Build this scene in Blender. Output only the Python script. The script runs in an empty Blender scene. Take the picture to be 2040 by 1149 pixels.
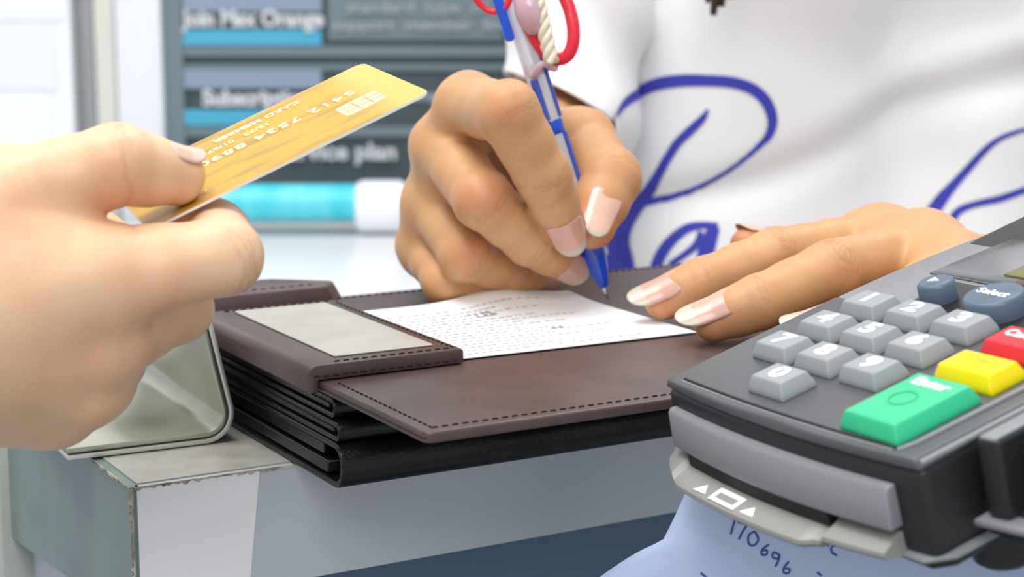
import bpy, bmesh, math, random
import numpy as np
from mathutils import Vector, Matrix
from mathutils.bvhtree import BVHTree
random.seed(4)
SC = bpy.context.scene
COL = SC.collection

# ------------------------------------------------------------------ camera
FPX = 3570.0
PITCH = math.radians(10.07)
CAM = np.array([0, 0, 1.157])
cd = bpy.data.cameras.new('camera'); cam = bpy.data.objects.new('camera', cd); COL.objects.link(cam)
cam.location = CAM; cam.rotation_euler = (math.pi / 2 - PITCH, 0, 0)
cd.sensor_width = 36; cd.lens = FPX / 2040 * 36; cd.clip_start = .02
cd.dof.use_dof = True; cd.dof.focus_distance = .55; cd.dof.aperture_fstop = 14.5
SC.camera = cam
# ------------------------------------------------------------------ world, lamps, exposure
SC.view_settings.view_transform = 'Standard'; SC.view_settings.look = 'None'
SC.view_settings.gamma = 1; SC.view_settings.use_curve_mapping = False
SC.view_settings.exposure = 0.0
w = bpy.data.worlds.new('world'); SC.world = w; w.use_nodes = True
w.node_tree.nodes['Background'].inputs[0].default_value = (.93, .96, 1, 1)
w.node_tree.nodes['Background'].inputs[1].default_value = .64
def area(name, loc, target, size, power, color=(1, 1, 1)):
    l = bpy.data.lights.new(name, 'AREA'); l.shape = 'SQUARE'; l.size = size; l.energy = power; l.color = color
    o = bpy.data.objects.new(name, l); COL.objects.link(o); o.location = loc
    o.rotation_euler = (Vector(target) - Vector(loc)).to_track_quat('-Z', 'Y').to_euler()
    return o
area('overhead_light', (-.35, .35, 2.45), (0, .65, 1.05), .7, 13.5, (1, .98, .95))
area('overhead_light', (-.1, -.9, 2.3), (.1, .8, 1.05), .9, 16, (1, .99, .97))  # added frontal fill to brighten shirt and hands, no known fixture
area('overhead_light', (.5, 1.3, 2.5), (.1, .8, 1.0), .8, 10, (1, .99, .97))
area('overhead_light', (-.7, 1.0, 2.5), (-.3, 1.5, 1.1), .8, 7, (1, .99, .98))

# ------------------------------------------------------------------ measuring helpers
cp, sp = math.cos(PITCH), math.sin(PITCH)
cR = np.array([1., 0, 0]); cU = np.array([0, sp, cp]); cD = np.array([0, cp, -sp])
def ray(x, y): return cD + cR * (x - 1020) / FPX + cU * (574.5 - y) / FPX
def P(x, y, d): return CAM + ray(x, y) * d                       # point seen at (x, y), d metres away
def G(x, y, z): r = ray(x, y); return CAM + r * ((z - CAM[2]) / r[2])
def AY(x, y, Y): r = ray(x, y); return CAM + r * (Y / r[1])
def PL(x, y, p0, n): r = ray(x, y); return CAM + r * (np.dot(p0 - CAM, n) / np.dot(r, n))
cv = lambda r, u, b: cR * r + cU * u - cD * b                      # direction: right, up, towards viewer
# counter frame: u along the counter's front edge, v across it
UO = np.array([-.0237, .4773]); UX = np.array([.868, .497]); VX = np.array([-.497, .868])
def W(u, v, z): p = UO + UX * u + VX * v; return (p[0], p[1], z)
CANG = math.atan2(.497, .868)

# ------------------------------------------------------------------ object helpers
def tag(o, label=None, cat=None, group=None, kind=None):
    if label: o['label'] = label
    if cat: o['category'] = cat
    if group: o['group'] = group
    if kind: o['kind'] = kind
    return o
def empty(name, loc=(0, 0, 0), label=None, cat=None, group=None):
    o = bpy.data.objects.new(name, None); COL.objects.link(o); o.location = loc; o.empty_display_size = .01
    bpy.context.view_layer.update()
    return tag(o, label, cat, group)
def link(name, me, mats, parent=None, smooth=True):
    o = bpy.data.objects.new(name, me); COL.objects.link(o)
    for m in (mats if isinstance(mats, (list, tuple)) else [mats]): me.materials.append(m)
    if smooth: me.shade_smooth()
    if parent is not None:
        o.parent = parent
        o.matrix_parent_inverse = world_of(parent).inverted()
    return o
def world_of(o):
    m = o.matrix_basis.copy()
    if o.parent is not None: m = world_of(o.parent) @ o.matrix_parent_inverse @ m
    return m
def frombm(name, bm, mats, parent=None, smooth=False, ang=40, xf=None):
    if xf is not None: bmesh.ops.transform(bm, matrix=xf, verts=bm.verts)
    bmesh.ops.recalc_face_normals(bm, faces=bm.faces)
    me = bpy.data.meshes.new(name); bm.to_mesh(me); bm.free()
    o = link(name, me, mats, parent, smooth=False)
    me.shade_smooth()
    if not smooth: me.set_sharp_from_angle(angle=math.radians(ang))
    return o
def bevel(bm, w_, seg=3, ang=25):
    es = [e for e in bm.edges if len(e.link_faces) == 2 and e.calc_face_angle(0) > math.radians(ang)]
    bmesh.ops.bevel(bm, geom=es, offset=w_, segments=seg, profile=.5, affect='EDGES', clamp_overlap=True)
def prism(pts, z0, z1, taper=0.0, bev=0, seg=3):
    """polygon (xy) extruded from z0 to z1; taper shrinks the top towards the centroid"""
    bm = bmesh.new(); c = np.mean(np.array(pts), 0)
    lo = [bm.verts.new((x, y, z0)) for x, y in pts]
    hi = []
    for x, y in pts:
        d = np.array([x, y]) - c; L = np.linalg.norm(d); q = c + d * (1 - taper / max(L, 1e-9)); hi.append(bm.verts.new((q[0], q[1], z1)))
    n = len(pts)
    bm.faces.new(lo[::-1]); bm.faces.new(hi)
    for i in range(n): bm.faces.new((lo[i], lo[(i + 1) % n], hi[(i + 1) % n], hi[i]))
    bmesh.ops.recalc_face_normals(bm, faces=bm.faces)
    if bev: bevel(bm, bev, seg)
    return bm
def rrect(x0, y0, x1, y1, r, n=5):
    out = []
    for cx, cy, a in ((x1 - r, y1 - r, 0), (x0 + r, y1 - r, 90), (x0 + r, y0 + r, 180), (x1 - r, y0 + r, 270)):
        for k in range(n + 1):
            t = math.radians(a + 90 * k / n); out.append((cx + r * math.cos(t), cy + r * math.sin(t)))
    return out
def box(x0, x1, y0, y1, z0, z1, bev=0, seg=2):
    return prism([(x0, y0), (x1, y0), (x1, y1), (x0, y1)], z0, z1, 0, bev, seg)
def joinbm(*bms):
    out = bmesh.new()
    for b in bms:
        me = bpy.data.meshes.new('t'); b.to_mesh(me); b.free(); out.from_mesh(me); bpy.data.meshes.remove(me)
    return out
def tube(pts, rad, n=10, closed=False):
    """swept round tube along points"""
    bm = bmesh.new(); pts = [Vector(p) for p in pts]; N = len(pts); rings = []
    rad = rad if isinstance(rad, (list, tuple)) else [rad] * N
    up = None
    for i, p in enumerate(pts):
        a = pts[(i - 1) % N] if (closed or i > 0) else p; b = pts[(i + 1) % N] if (closed or i < N - 1) else p
        t = (b - a).normalized()
        if up is None:
            up = t.orthogonal().normalized()
        up = (up - t * up.dot(t)).normalized(); s = t.cross(up)
        rings.append([bm.verts.new(p + (up * math.cos(2 * math.pi * k / n) + s * math.sin(2 * math.pi * k / n)) * rad[i]) for k in range(n)])
    for i in range(N if closed else N - 1):
        A, B = rings[i], rings[(i + 1) % N]
        for k in range(n): bm.faces.new((A[k], A[(k + 1) % n], B[(k + 1) % n], B[k]))
    if not closed: bm.faces.new(rings[0][::-1]); bm.faces.new(rings[-1])
    return bm
def lathe(prof, n=32):
    """profile of (radius, z), capped"""
    bm = bmesh.new(); rings = []
    for r, z in prof: rings.append([bm.verts.new((r * math.cos(2 * math.pi * k / n), r * math.sin(2 * math.pi * k / n), z)) for k in range(n)])
    for A, B in zip(rings, rings[1:]):
        for k in range(n): bm.faces.new((A[k], A[(k + 1) % n], B[(k + 1) % n], B[k]))
    bm.faces.new(rings[0][::-1]); bm.faces.new(rings[-1])
    return bm
def axes_matrix(o, x, y, z):
    return Matrix(((x[0], y[0], z[0], o[0]), (x[1], y[1], z[1], o[1]), (x[2], y[2], z[2], o[2]), (0, 0, 0, 1)))
def text_mesh(s, size, depth=.0001, align='CENTER', bold=0.0, shear=0, sx=1.0, spacing=1.0):
    c = bpy.data.curves.new('t', 'FONT'); c.body = s; c.size = size; c.extrude = depth; c.align_x = align; c.align_y = 'CENTER'
    c.offset = bold; c.shear = shear; c.space_character = spacing; c.resolution_u = 3
    o = bpy.data.objects.new('t', c); COL.objects.link(o)
    bpy.context.view_layer.update()
    me = bpy.data.meshes.new_from_object(o.evaluated_get(bpy.context.evaluated_depsgraph_get()))
    bpy.data.objects.remove(o); bpy.data.curves.remove(c)
    bm = bmesh.new(); bm.from_mesh(me); bpy.data.meshes.remove(me)
    bmesh.ops.scale(bm, vec=(sx, 1, 1), verts=bm.verts)
    return bm
def writing(name, s, size, mtx, m, parent, **kw):
    return frombm(name, text_mesh(s, size, **kw), m, parent, xf=mtx, ang=30)

# ------------------------------------------------------------------ materials
def mat(name, col, rough=.5, metal=0, noise=0, nscale=40, bump=0, bscale=400, spec=.5, coat=0, col2=None, trans=0, emit=None, stretch=None, sss=0, alpha=1, ior=1.45):
    m = bpy.data.materials.new(name); m.use_nodes = True; nt = m.node_tree; b = nt.nodes['Principled BSDF']
    b.inputs['Base Color'].default_value = (*col, 1); b.inputs['Roughness'].default_value = rough; b.inputs['Metallic'].default_value = metal
    b.inputs['Specular IOR Level'].default_value = spec; b.inputs['Coat Weight'].default_value = coat; b.inputs['Coat Roughness'].default_value = .1
    b.inputs['Transmission Weight'].default_value = trans; b.inputs['IOR'].default_value = ior; b.inputs['Alpha'].default_value = alpha
    if sss:
        b.inputs['Subsurface Weight'].default_value = sss; b.inputs['Subsurface Radius'].default_value = (1, .4, .2); b.inputs['Subsurface Scale'].default_value = .004
    if noise or bump:
        tc = nt.nodes.new('ShaderNodeTexCoord'); mp = nt.nodes.new('ShaderNodeMapping'); nt.links.new(tc.outputs['Object'], mp.inputs[0])
        if stretch: mp.inputs['Scale'].default_value = stretch
    if noise:
        n = nt.nodes.new('ShaderNodeTexNoise'); n.inputs['Scale'].default_value = nscale; n.inputs['Detail'].default_value = 6
        nt.links.new(mp.outputs[0], n.inputs[0]); r = nt.nodes.new('ShaderNodeMapRange'); r.inputs[1].default_value = .35; r.inputs[2].default_value = .68
        nt.links.new(n.outputs['Fac'], r.inputs[0]); mx = nt.nodes.new('ShaderNodeMix'); mx.data_type = 'RGBA'
        c2 = col2 if col2 else tuple(c * (1 - noise) for c in col)
        mx.inputs[6].default_value = (*col, 1); mx.inputs[7].default_value = (*c2, 1)
        nt.links.new(r.outputs[0], mx.inputs[0]); nt.links.new(mx.outputs[2], b.inputs['Base Color'])
    if bump:
        n = nt.nodes.new('ShaderNodeTexNoise'); n.inputs['Scale'].default_value = bscale; n.inputs['Detail'].default_value = 4
        nt.links.new(mp.outputs[0], n.inputs[0]); bp = nt.nodes.new('ShaderNodeBump'); bp.inputs['Strength'].default_value = bump; bp.inputs['Distance'].default_value = .0003
        nt.links.new(n.outputs['Fac'], bp.inputs['Height']); nt.links.new(bp.outputs[0], b.inputs['Normal'])
    if emit: b.inputs['Emission Color'].default_value = (*emit, 1); b.inputs['Emission Strength'].default_value = 1
    return m
def skin(name, col, blush, deep):
    m = mat(name, col, rough=.42, bump=.35, bscale=1600, sss=.12, spec=.45)
    nt = m.node_tree; b = nt.nodes['Principled BSDF']
    tc = nt.nodes.new('ShaderNodeTexCoord')
    at = nt.nodes.new('ShaderNodeAttribute'); at.attribute_name = 'blush'
    at2 = nt.nodes.new('ShaderNodeAttribute'); at2.attribute_name = 'crease'
    n = nt.nodes.new('ShaderNodeTexNoise'); n.inputs['Scale'].default_value = 90; n.inputs['Detail'].default_value = 5
    nt.links.new(tc.outputs['Object'], n.inputs[0])
    mr = nt.nodes.new('ShaderNodeMapRange'); mr.inputs[1].default_value = .35; mr.inputs[2].default_value = .7; mr.inputs[4].default_value = .3
    nt.links.new(n.outputs['Fac'], mr.inputs[0])
    ad = nt.nodes.new('ShaderNodeMath'); ad.operation = 'ADD'; ad.use_clamp = True
    nt.links.new(at.outputs['Fac'], ad.inputs[0]); nt.links.new(mr.outputs[0], ad.inputs[1])
    mx = nt.nodes.new('ShaderNodeMix'); mx.data_type = 'RGBA'; mx.inputs[6].default_value = (*col, 1); mx.inputs[7].default_value = (*blush, 1)
    nt.links.new(ad.outputs[0], mx.inputs[0])
    m2 = nt.nodes.new('ShaderNodeMix'); m2.data_type = 'RGBA'; m2.inputs[7].default_value = (*deep, 1)
    nt.links.new(at2.outputs['Fac'], m2.inputs[0]); nt.links.new(mx.outputs[2], m2.inputs[6]); nt.links.new(m2.outputs[2], b.inputs['Base Color'])
    return m
M = {}
M['leather'] = mat('brown_leather', (.095, .062, .06), rough=.36, noise=.25, nscale=60, bump=.35, bscale=1500, spec=.6)
M['leather_edge'] = mat('dark_leather_edge', (.035, .022, .022), rough=.45, bump=.3, bscale=900)
M['stitch'] = mat('stitch_thread', (.02, .012, .015), rough=.7)
M['black_leather'] = mat('black_leather', (.005, .0055, .006), rough=.27, bump=.5, bscale=700, spec=.4)
M['black_pages'] = mat('black_pages', (.012, .013, .014), rough=.35)
M['steel_plate'] = mat('brushed_plate', (.60, .585, .53), rough=.42, metal=.55, noise=.12, nscale=60)
M['steel'] = mat('dull_steel', (.50, .50, .43), rough=.27, metal=.85, noise=.3, nscale=30, bump=.1, bscale=200, col2=(.42, .42, .33))
M['steel_edge'] = mat('bright_steel_edge', (.70, .71, .66), rough=.3, metal=.7)
M['paper'] = mat('receipt_paper', (.86, .87, .88), rough=.75)
M['print'] = mat('receipt_print', (.52, .53, .57), rough=.8)
M['print_dark'] = mat('receipt_bold_print', (.25, .25, .3), rough=.8)
M['note'] = mat('blue_note_paper', (.52, .63, .86), rough=.8)
M['ink'] = mat('blue_ink', (.07, .10, .35), rough=.7)
M['lam_reflection'] = mat('white_reflection', (.80, .81, .82), rough=.18, spec=.6)
M['apron'] = mat('glossy_apron', (.52, .57, .62), rough=.2, spec=.7, noise=.12, nscale=6)
M['side_lam'] = mat('grey_green_side', (.20, .265, .25), rough=.25, noise=.3, nscale=20)
M['top_lam'] = mat('worn_counter_top', (.42, .42, .39), rough=.3, noise=.5, nscale=90, col2=(.33, .32, .29))
M['chip_edge'] = mat('chipped_edge', (.55, .5, .4), rough=.8, noise=.9, nscale=160, col2=(.06, .04, .03))
M['cabinet'] = mat('slate_cabinet', (.08, .135, .21), rough=.4, noise=.2, nscale=5)
M['lav'] = mat('pale_lavender_panel', (.55, .58, .68), rough=.4)
M['worktop'] = mat('white_worktop', (.80, .81, .83), rough=.3)
M['wall'] = mat('wall_paint', (.80, .82, .84), rough=.8, noise=.05, nscale=4)
M['floor'] = mat('floor_tiles', (.4, .4, .4), rough=.5, noise=.2, nscale=5)
M['shade_grey'] = mat('recess_shade', (.44, .45, .48), rough=.5)
M['post_sage'] = mat('sage_post', (.42, .46, .42), rough=.4, noise=.15, nscale=30)
M['post_cream'] = mat('cream_post', (.66, .66, .6), rough=.6)
M['post_white'] = mat('white_post', (.74, .75, .80), rough=.5)
M['board'] = mat('dark_teal_board', (.062, .085, .093), rough=.5, noise=.2, nscale=8)
M['board_lt'] = mat('grey_board_strip', (.15, .20, .22), rough=.5)
M['board_bl'] = mat('blue_grey_strip', (.24, .30, .40), rough=.5)
M['cyan'] = mat('cyan_strip', (.07, .38, .56), rough=.5)
M['btext'] = mat('white_lettering', (.56, .58, .61), rough=.5)
M['gtext'] = mat('grey_lettering', (.32, .35, .37), rough=.5)
M['cyan_tube'] = mat('cyan_tube', (.04, .55, .68), rough=.35, noise=.3, nscale=14, col2=(.16, .68, .78), stretch=(4, 1, 1))
M['white_plastic'] = mat('white_plastic', (.82, .83, .88), rough=.35)
M['t_dark'] = mat('terminal_dark_plastic', (.017, .019, .021), rough=.38, bump=.25, bscale=1800)
M['t_panel'] = mat('terminal_panel_grey', (.085, .088, .095), rough=.33, bump=.3, bscale=2200, spec=.6)
M['t_glossy'] = mat('terminal_glossy_black', (.02, .017, .018), rough=.22, bump=.6, bscale=2500)
M['t_groove'] = mat('terminal_groove', (.012, .011, .010), rough=.6)
M['t_silver'] = mat('terminal_silver', (.27, .27, .30), rough=.42, metal=.15)
M['t_lip'] = mat('terminal_warm_silver', (.30, .295, .275), rough=.42, metal=.15)
M['t_key'] = mat('key_grey', (.31, .33, .35), rough=.42)
M['t_digit'] = mat('key_white_digit', (.9, .9, .92), rough=.5)
M['t_navy'] = mat('navy_button', (.10, .14, .20), rough=.35)
M['t_red'] = mat('red_key', (.72, .03, .045), rough=.4)
M['t_yellow'] = mat('yellow_key', (.9, .72, .0), rough=.4)
M['t_green'] = mat('green_key', (.035, .52, .26), rough=.4)
M['t_green_mark'] = mat('green_key_mark', (.02, .36, .17), rough=.4)
M['t_ylabel'] = mat('yellow_key_label', (.62, .48, .03), rough=.5)
M['t_screen'] = mat('terminal_screen_glass', (.05, .06, .07), rough=.12, spec=.7, coat=.5)
M['t_lcd'] = mat('olive_lcd', (.17, .16, .05), rough=.3)
M['t_frame'] = mat('screen_frame_grey', (.24, .25, .27), rough=.3)
M['pen_blue'] = mat('blue_translucent_grip', (.01, .10, .75), rough=.12, trans=.35, coat=.5)
M['pen_clear'] = mat('clear_barrel', (.80, .83, .90), rough=.12, trans=.45, coat=.5)
M['pen_tip'] = mat('pen_metal_tip', (.7, .7, .7), rough=.2, metal=1)
M['pen_ink'] = mat('blue_refill', (.05, .09, .45), rough=.3)
M['red'] = mat('red_charm', (.75, .03, .06), rough=.3, sss=.1)
M['pink'] = mat('pink_clear_bead', (.85, .62, .72), rough=.15, trans=.4, coat=.3)
M['cream'] = mat('cream_cord', (.80, .76, .62), rough=.8, bump=.5, bscale=1200)
M['nail_t'] = mat('nail_pink', (.66, .37, .29), rough=.28, coat=.5, spec=.6, sss=.1)
M['nail_l'] = mat('nail_pink_pale', (.76, .48, .38), rough=.28, coat=.5, spec=.6, sss=.1)
M['nail_free'] = mat('nail_white_edge', (.55, .50, .40), rough=.3, coat=.4)
M['skin_tan'] = skin('tan_skin', (.60, .345, .16), (.60, .24, .12), (.30, .12, .06))
M['skin_pale'] = skin('pale_skin', (.78, .53, .335), (.76, .39, .22), (.5, .22, .14))
M['shirt'] = mat('white_cotton', (.86, .86, .88), rough=.9, bump=.5, bscale=1500)
M['shirt_blue'] = mat('royal_blue_print', (.045, .05, .42), rough=.8)
M['hair'] = mat('dark_brown_hair', (.06, .035, .025), rough=.5)
M['trousers'] = mat('dark_denim', (.03, .04, .07), rough=.9)

# ------------------------------------------------------------------ setting
RZ = Matrix.Rotation(CANG, 4, 'Z'); CF = Matrix.Translation((UO[0], UO[1], 0)) @ RZ      # counter frame -> world
tag(frombm('floor', box(-2, 2.2, -.8, 2.3, -.02, 0), M['floor']), kind='structure')
tag(frombm('wall_back', box(-2, 2.2, 1.95, 2.05, 0, 2.6), M['wall']), kind='structure')

# counter: a thing with top slab, apron, side panel and recessed cabinet
ctr = empty('service_counter', W(.3, .2, 0), 'white laminate service counter with worn grey top and glossy blue-grey front edge', 'counter')
U0, V0 = -.0516, .0977
def cpart(name, bm, m, parent=None): return frombm(name, bm, m, parent if parent else ctr, xf=CF)
cpart('counter_top', box(U0 + .001, .9, V0 + .001, .30, .961, 1.0), M['top_lam'])
cpart('front_apron', box(U0, .9, V0 - .002, V0 + .001, .9605, .9995), M['apron'])
fe = bmesh.new(); q_ = [(U0, .9605), (U0 + .036, .9605), (U0 + .0405, .9995), (U0, .9995)]
fa = [fe.verts.new((a, V0 - .0022, b)) for a, b in q_]; fb_ = [fe.verts.new((a, V0 - .0019, b)) for a, b in q_]
fe.faces.new(fa); fe.faces.new(fb_[::-1])
for i in range(4): fe.faces.new((fa[i], fb_[i], fb_[(i + 1) % 4], fa[(i + 1) % 4]))
cpart('apron_reflection', fe, M['lam_reflection'])  # white patch: soft reflection on the apron, put in as colour
sa = bmesh.new(); q_ = [(V0 - .001, .9555), (.2475, .9408), (.2475, .9995), (V0 - .001, .9995)]
fa = [sa.verts.new((U0 - .002, a, b)) for a, b in q_]; fb_ = [sa.verts.new((U0 + .001, a, b)) for a, b in q_]
sa.faces.new(fa); sa.faces.new(fb_[::-1])
for i in range(4): sa.faces.new((fa[i], fb_[i], fb_[(i + 1) % 4], fa[(i + 1) % 4]))
cpart('side_apron', sa, M['side_lam'])
cpart('corner_post', box(U0 - .006, U0 + .03, .248, .30, 0, .9995, .001), M['post_sage'])
# worn edge strips with ragged outline
def ragged(p0, p1, wd, n=90, axis=(0, 0, 1), seed=1):
    rnd = random.Random(seed); bm = bmesh.new(); p0 = Vector(p0); p1 = Vector(p1); ax = Vector(axis); a = None
    nrm = (p1 - p0).normalized().cross(ax).normalized() * .0002
    for i in range(n + 1):
        p = p0.lerp(p1, i / n); ww = wd * (.25 + .75 * rnd.random() ** 1.5)
        q = [bm.verts.new(p + nrm), bm.verts.new(p + ax * ww + nrm), bm.verts.new(p + ax * ww - nrm), bm.verts.new(p - nrm)]
        if a:
            for k in range(4): bm.faces.new((a[k], a[(k + 1) % 4], q[(k + 1) % 4], q[k]))
        a = q
    return bm
eb = joinbm(ragged((U0 - .001, V0 - .0023, .9998), (.1, V0 - .0023, .9998), .0014, 160, (0, 0, -1)),
            ragged((U0 - .0024, V0 - .0022, .9998), (U0 - .0024, V0 + .2, .9998), .0014, 120, (0, 0, -1), 3),
            ragged((U0 - .0016, V0 - .0028, .9998), (U0 - .0016, V0 - .0028, .961), .0016, 40, (-1, 0, 0), 5))
cpart('worn_edge_banding', eb, M['chip_edge'])
cpart('lower_cabinet', box(U0 + .012, .9, V0 + .03, .29, .0, .9605), M['cabinet'])
cpart('lower_side_panel', box(U0 + .006, U0 + .0119, V0 + .035, .29, .0, .9605), M['lav'])
# white worktop return behind, running to the wall, on a cabinet body
wt = empty('back_worktop', (-.5, 1.4, 0), 'white worktop behind the counter carrying the cyan tube and the dark sign board', 'counter')
frombm('worktop', box(-1.1, .0, .96, 1.645, .895, .927, .002), M['worktop'], wt)
frombm('cabinet_body', box(-1.08, -.02, 1.0, 1.62, 0, .895), M['lav'], wt)

# posts and white panels at the left back
def ybox(name, xa, xb, Y, ya, yb, dep, m, parent=None):
    """upright box whose front face at distance Y spans x px xa..xb at that distance; z from ya to yb"""
    a = AY(xa, 300, Y)[0]; b = AY(xb, 300, Y)[0]
    return frombm(name, box(a, b, Y, Y + dep, ya, yb, .002), m, parent)
fr = empty('door_frame', (-.45, 1.7, 1.0), 'white upright frame with a cream post and a grey band of painted recess shade left of the sign board', 'door frame')
ybox('white_post', 238, 328, 1.66, .0, 2.3, .06, M['post_white'], fr)
ybox('cream_post', 196, 236, 1.68, .0, 2.3, .05, M['post_cream'], fr)
ybox('recess_shade', 152, 195, 1.70, .0, 2.3, .05, M['shade_grey'], fr)  # grey band, shade of the recess put in as colour
shf = empty('notice_panel', (-.7, 1.6, 1.0), 'pale panel with faint grey paper sheets at the far left back', 'panel')
ybox('panel', -500, 150, 1.66, .0, 2.3, .02, M['worktop'], shf)
for i, (ya, yb, c) in enumerate(((-200, 40, 'wall'), (44, 180, 'post_white'), (186, 300, 'wall'))):
    a = AY(-420, yb, 1.655); b = AY(120 - i * 12, ya, 1.655)
    frombm('pinned_sheet', box(a[0], b[0], 1.6588, 1.6596, a[2], b[2]), M[c], shf)
BY = 1.675
sb = empty('sign_board', (0, BY, 1.0), 'dark teal sign board with white Subscription lettering and cyan strips', 'sign')
def bpart(name, xa, xb, ya, yb, off, m, dep=.004):
    a = AY(xa, yb, BY - off); b = AY(xb, ya, BY - off)
    return frombm(name, box(a[0], b[0], BY - off, BY - off + dep, a[2], b[2]), m, sb)
bpart('backing', 332, 1320, -260, 438, 0, M['board'], .02)
bpart('frame_edge', 330, 352, -260, 438, .006, M['board_lt'], .006)
for ya, yb in ((92, 112), (128, 140), (252, 272)): bpart('divider_strip', 352, 1300, ya, yb, .004, M['board_lt'])
bpart('header_strip', 364, 640, -20, 24, .004, M['board_bl'])
bpart('header_strip', 364, 640, 140, 176, .004, M['board_bl'])
bpart('cyan_strip', 364, 640, 58, 90, .005, M['cyan'])
bpart('cyan_strip', 364, 640, 218, 250, .005, M['cyan'])
bpart('side_tile', 655, 1000, -40, 80, .004, M['board_lt'])
def btext(s, xc, yc, hpx, m, bold=.0006, **kw):
    p = AY(xc, yc, BY - .0065); sz = hpx / FPX * BY * 1.35
    mt = axes_matrix(p, (1, 0, 0), (0, 0, 1), (0, -1, 0))
    writing('lettering', s, sz, mt, m, sb, depth=.0004, bold=bold, **kw)
btext('Join Max Orange', 505, 38, 32, M['btext'], .0010, sx=.93)
btext('Subscription', 512, 196, 32, M['btext'], .0010, sx=1.0)
btext('service plan', 670, 303, 34, M['btext'], .0008, sx=1.1)
for s, xc, yc in (('standard  type  of', 830, 15), ('support  member  line', 840, 50), ('info', 905, 300), ('range', 850, 190)):
    btext(s, xc, yc, 22, M['gtext'], .0004, sx=1.3)
# cyan tube with a white cap lying on the worktop
tb = empty('cyan_tube', (-.12, 1.575, .927), 'cyan tube with a fat white end cap lying on the white worktop', 'tube')
TY = 1.575
c0 = AY(330, 408, TY); c1 = AY(712, 398, TY)
rt = .0165
frombm('tube_body', tube([(c0[0], TY, .9545), (c1[0], TY, .9545)], rt, 28), M['cyan_tube'], tb, ang=50)
capb = lathe([(.012, 0), (.021, .002), (.0235, .007), (.0235, .040), (.021, .045), (.010, .048)], 32)
frombm('end_cap', capb, M['white_plastic'], tb, xf=Matrix.Translation((c1[0] - .002, TY, .9507)) @ Matrix.Rotation(math.pi / 2, 4, 'Y'), ang=50)

# ------------------------------------------------------------------ brown leather bill folder
fo = empty('bill_folder', W(.1, .1, 1.0285), 'brown stitched leather bill folder lying on top of the black folders', 'folder')
def fpart(name, bm, m, parent=None, **k): return frombm(name, bm, m, parent if parent else fo, xf=CF, **k)
def dashes(segs,  L=.0018, gap=.0014, wd=.00028, z=0):
    """stitches: short raised threads along polylines in the counter frame"""
    bms = []
    for (a, b) in segs:
        a = Vector(a); b = Vector(b); d = (b - a); n = int(d.length / (L + gap)); d.normalize()
        for i in range(n):
            p = a + d * (i * (L + gap)); bms.append(tube([p, p + d * L * .2 + Vector((0, 0, wd * .7)), p + d * L * .8 + Vector((0, 0, wd * .7)), p + d * L], wd, 5))
    return joinbm(*bms)
ZT = 1.032
cover = prism(rrect(0, 0, .262, .203, .003, 4), 1.0285, ZT, 0, .0009, 3)
fpart('cover', cover, M['leather'])
fpart('cover_core', prism(rrect(-.0002, .0002, .2622, .2028, .003, 4), 1.0298, 1.0304, 0), M['leather_edge'])
for sg_ in [((.004, .004, ZT), (.258, .004, ZT)), ((.004, .004, ZT), (.004, .070, ZT)), ((.06, .199, ZT), (.255, .199, ZT))]: fpart('stitching', dashes([sg_]), M['stitch'])
# clip strap with rounded spine wrapping the left edge, plate on it
def strap(u0, u1, v0, v1, zt, zb, r=.0022):
    prof = []
    for k in range(7):
        t = math.pi / 2 * k / 6; prof.append((u0 + r * 1.6 - r * 1.6 * math.sin(t), zt - r * 1.6 + r * 1.6 * math.cos(t)))
    prof = [(u1, zt - .0006), (u1 - .001, zt)] + prof + [(u0, zb + .001), (u0 + .001, zb), (u0 + .0036, zb), (u0 + .0036, ZT + .0003), (u1, ZT + .0003)]
    bm = bmesh.new(); A = [bm.verts.new((a, v0, b)) for a, b in prof]; B = [bm.verts.new((a, v1, b)) for a, b in prof]
    bm.faces.new(A); bm.faces.new(B[::-1])
    for i in range(len(prof)): bm.faces.new((A[i], A[(i + 1) % len(prof)], B[(i + 1) % len(prof)], B[i]))
    bmesh.ops.recalc_face_normals(bm, faces=bm.faces); bevel(bm, .0007, 2, 50)
    return bm
ST = ZT + .0052
clip = fpart('clip_strap', strap(-.0040, .0505, .0715, .172, ST, 1.0283), M['leather'])
for sg_ in [((.006, .074, ST), (.048, .074, ST)), ((.048, .0745, ST), (.048, .169, ST)), ((.006, .169, ST), (.048, .169, ST)), ((-.002, .0713, ST - .0036), (.0495, .0713, ST - .0036))]: fpart('stitching', dashes([sg_]), M['stitch'], clip)
fpart('metal_plate', prism(rrect(.0085, .0795, .0435, .1655, .0006, 2), ST, ST + .0007, 0, .0002, 1), M['steel_plate'], clip)
# raised flap along the far left edge
fl = prism([(-.02, .193), (.060, .193), (.068, .2035), (.048, .222), (-.02, .226)], ZT - .001, ZT + .0065, .004, .0015, 3)
fpart('folded_flap', fl, M['leather'])
fpart('stitching', dashes([((-.01, .1985, ZT + .0062), (.056, .1985, ZT + .0062))], .0022, .0016, .0004), M['stitch'])

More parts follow.
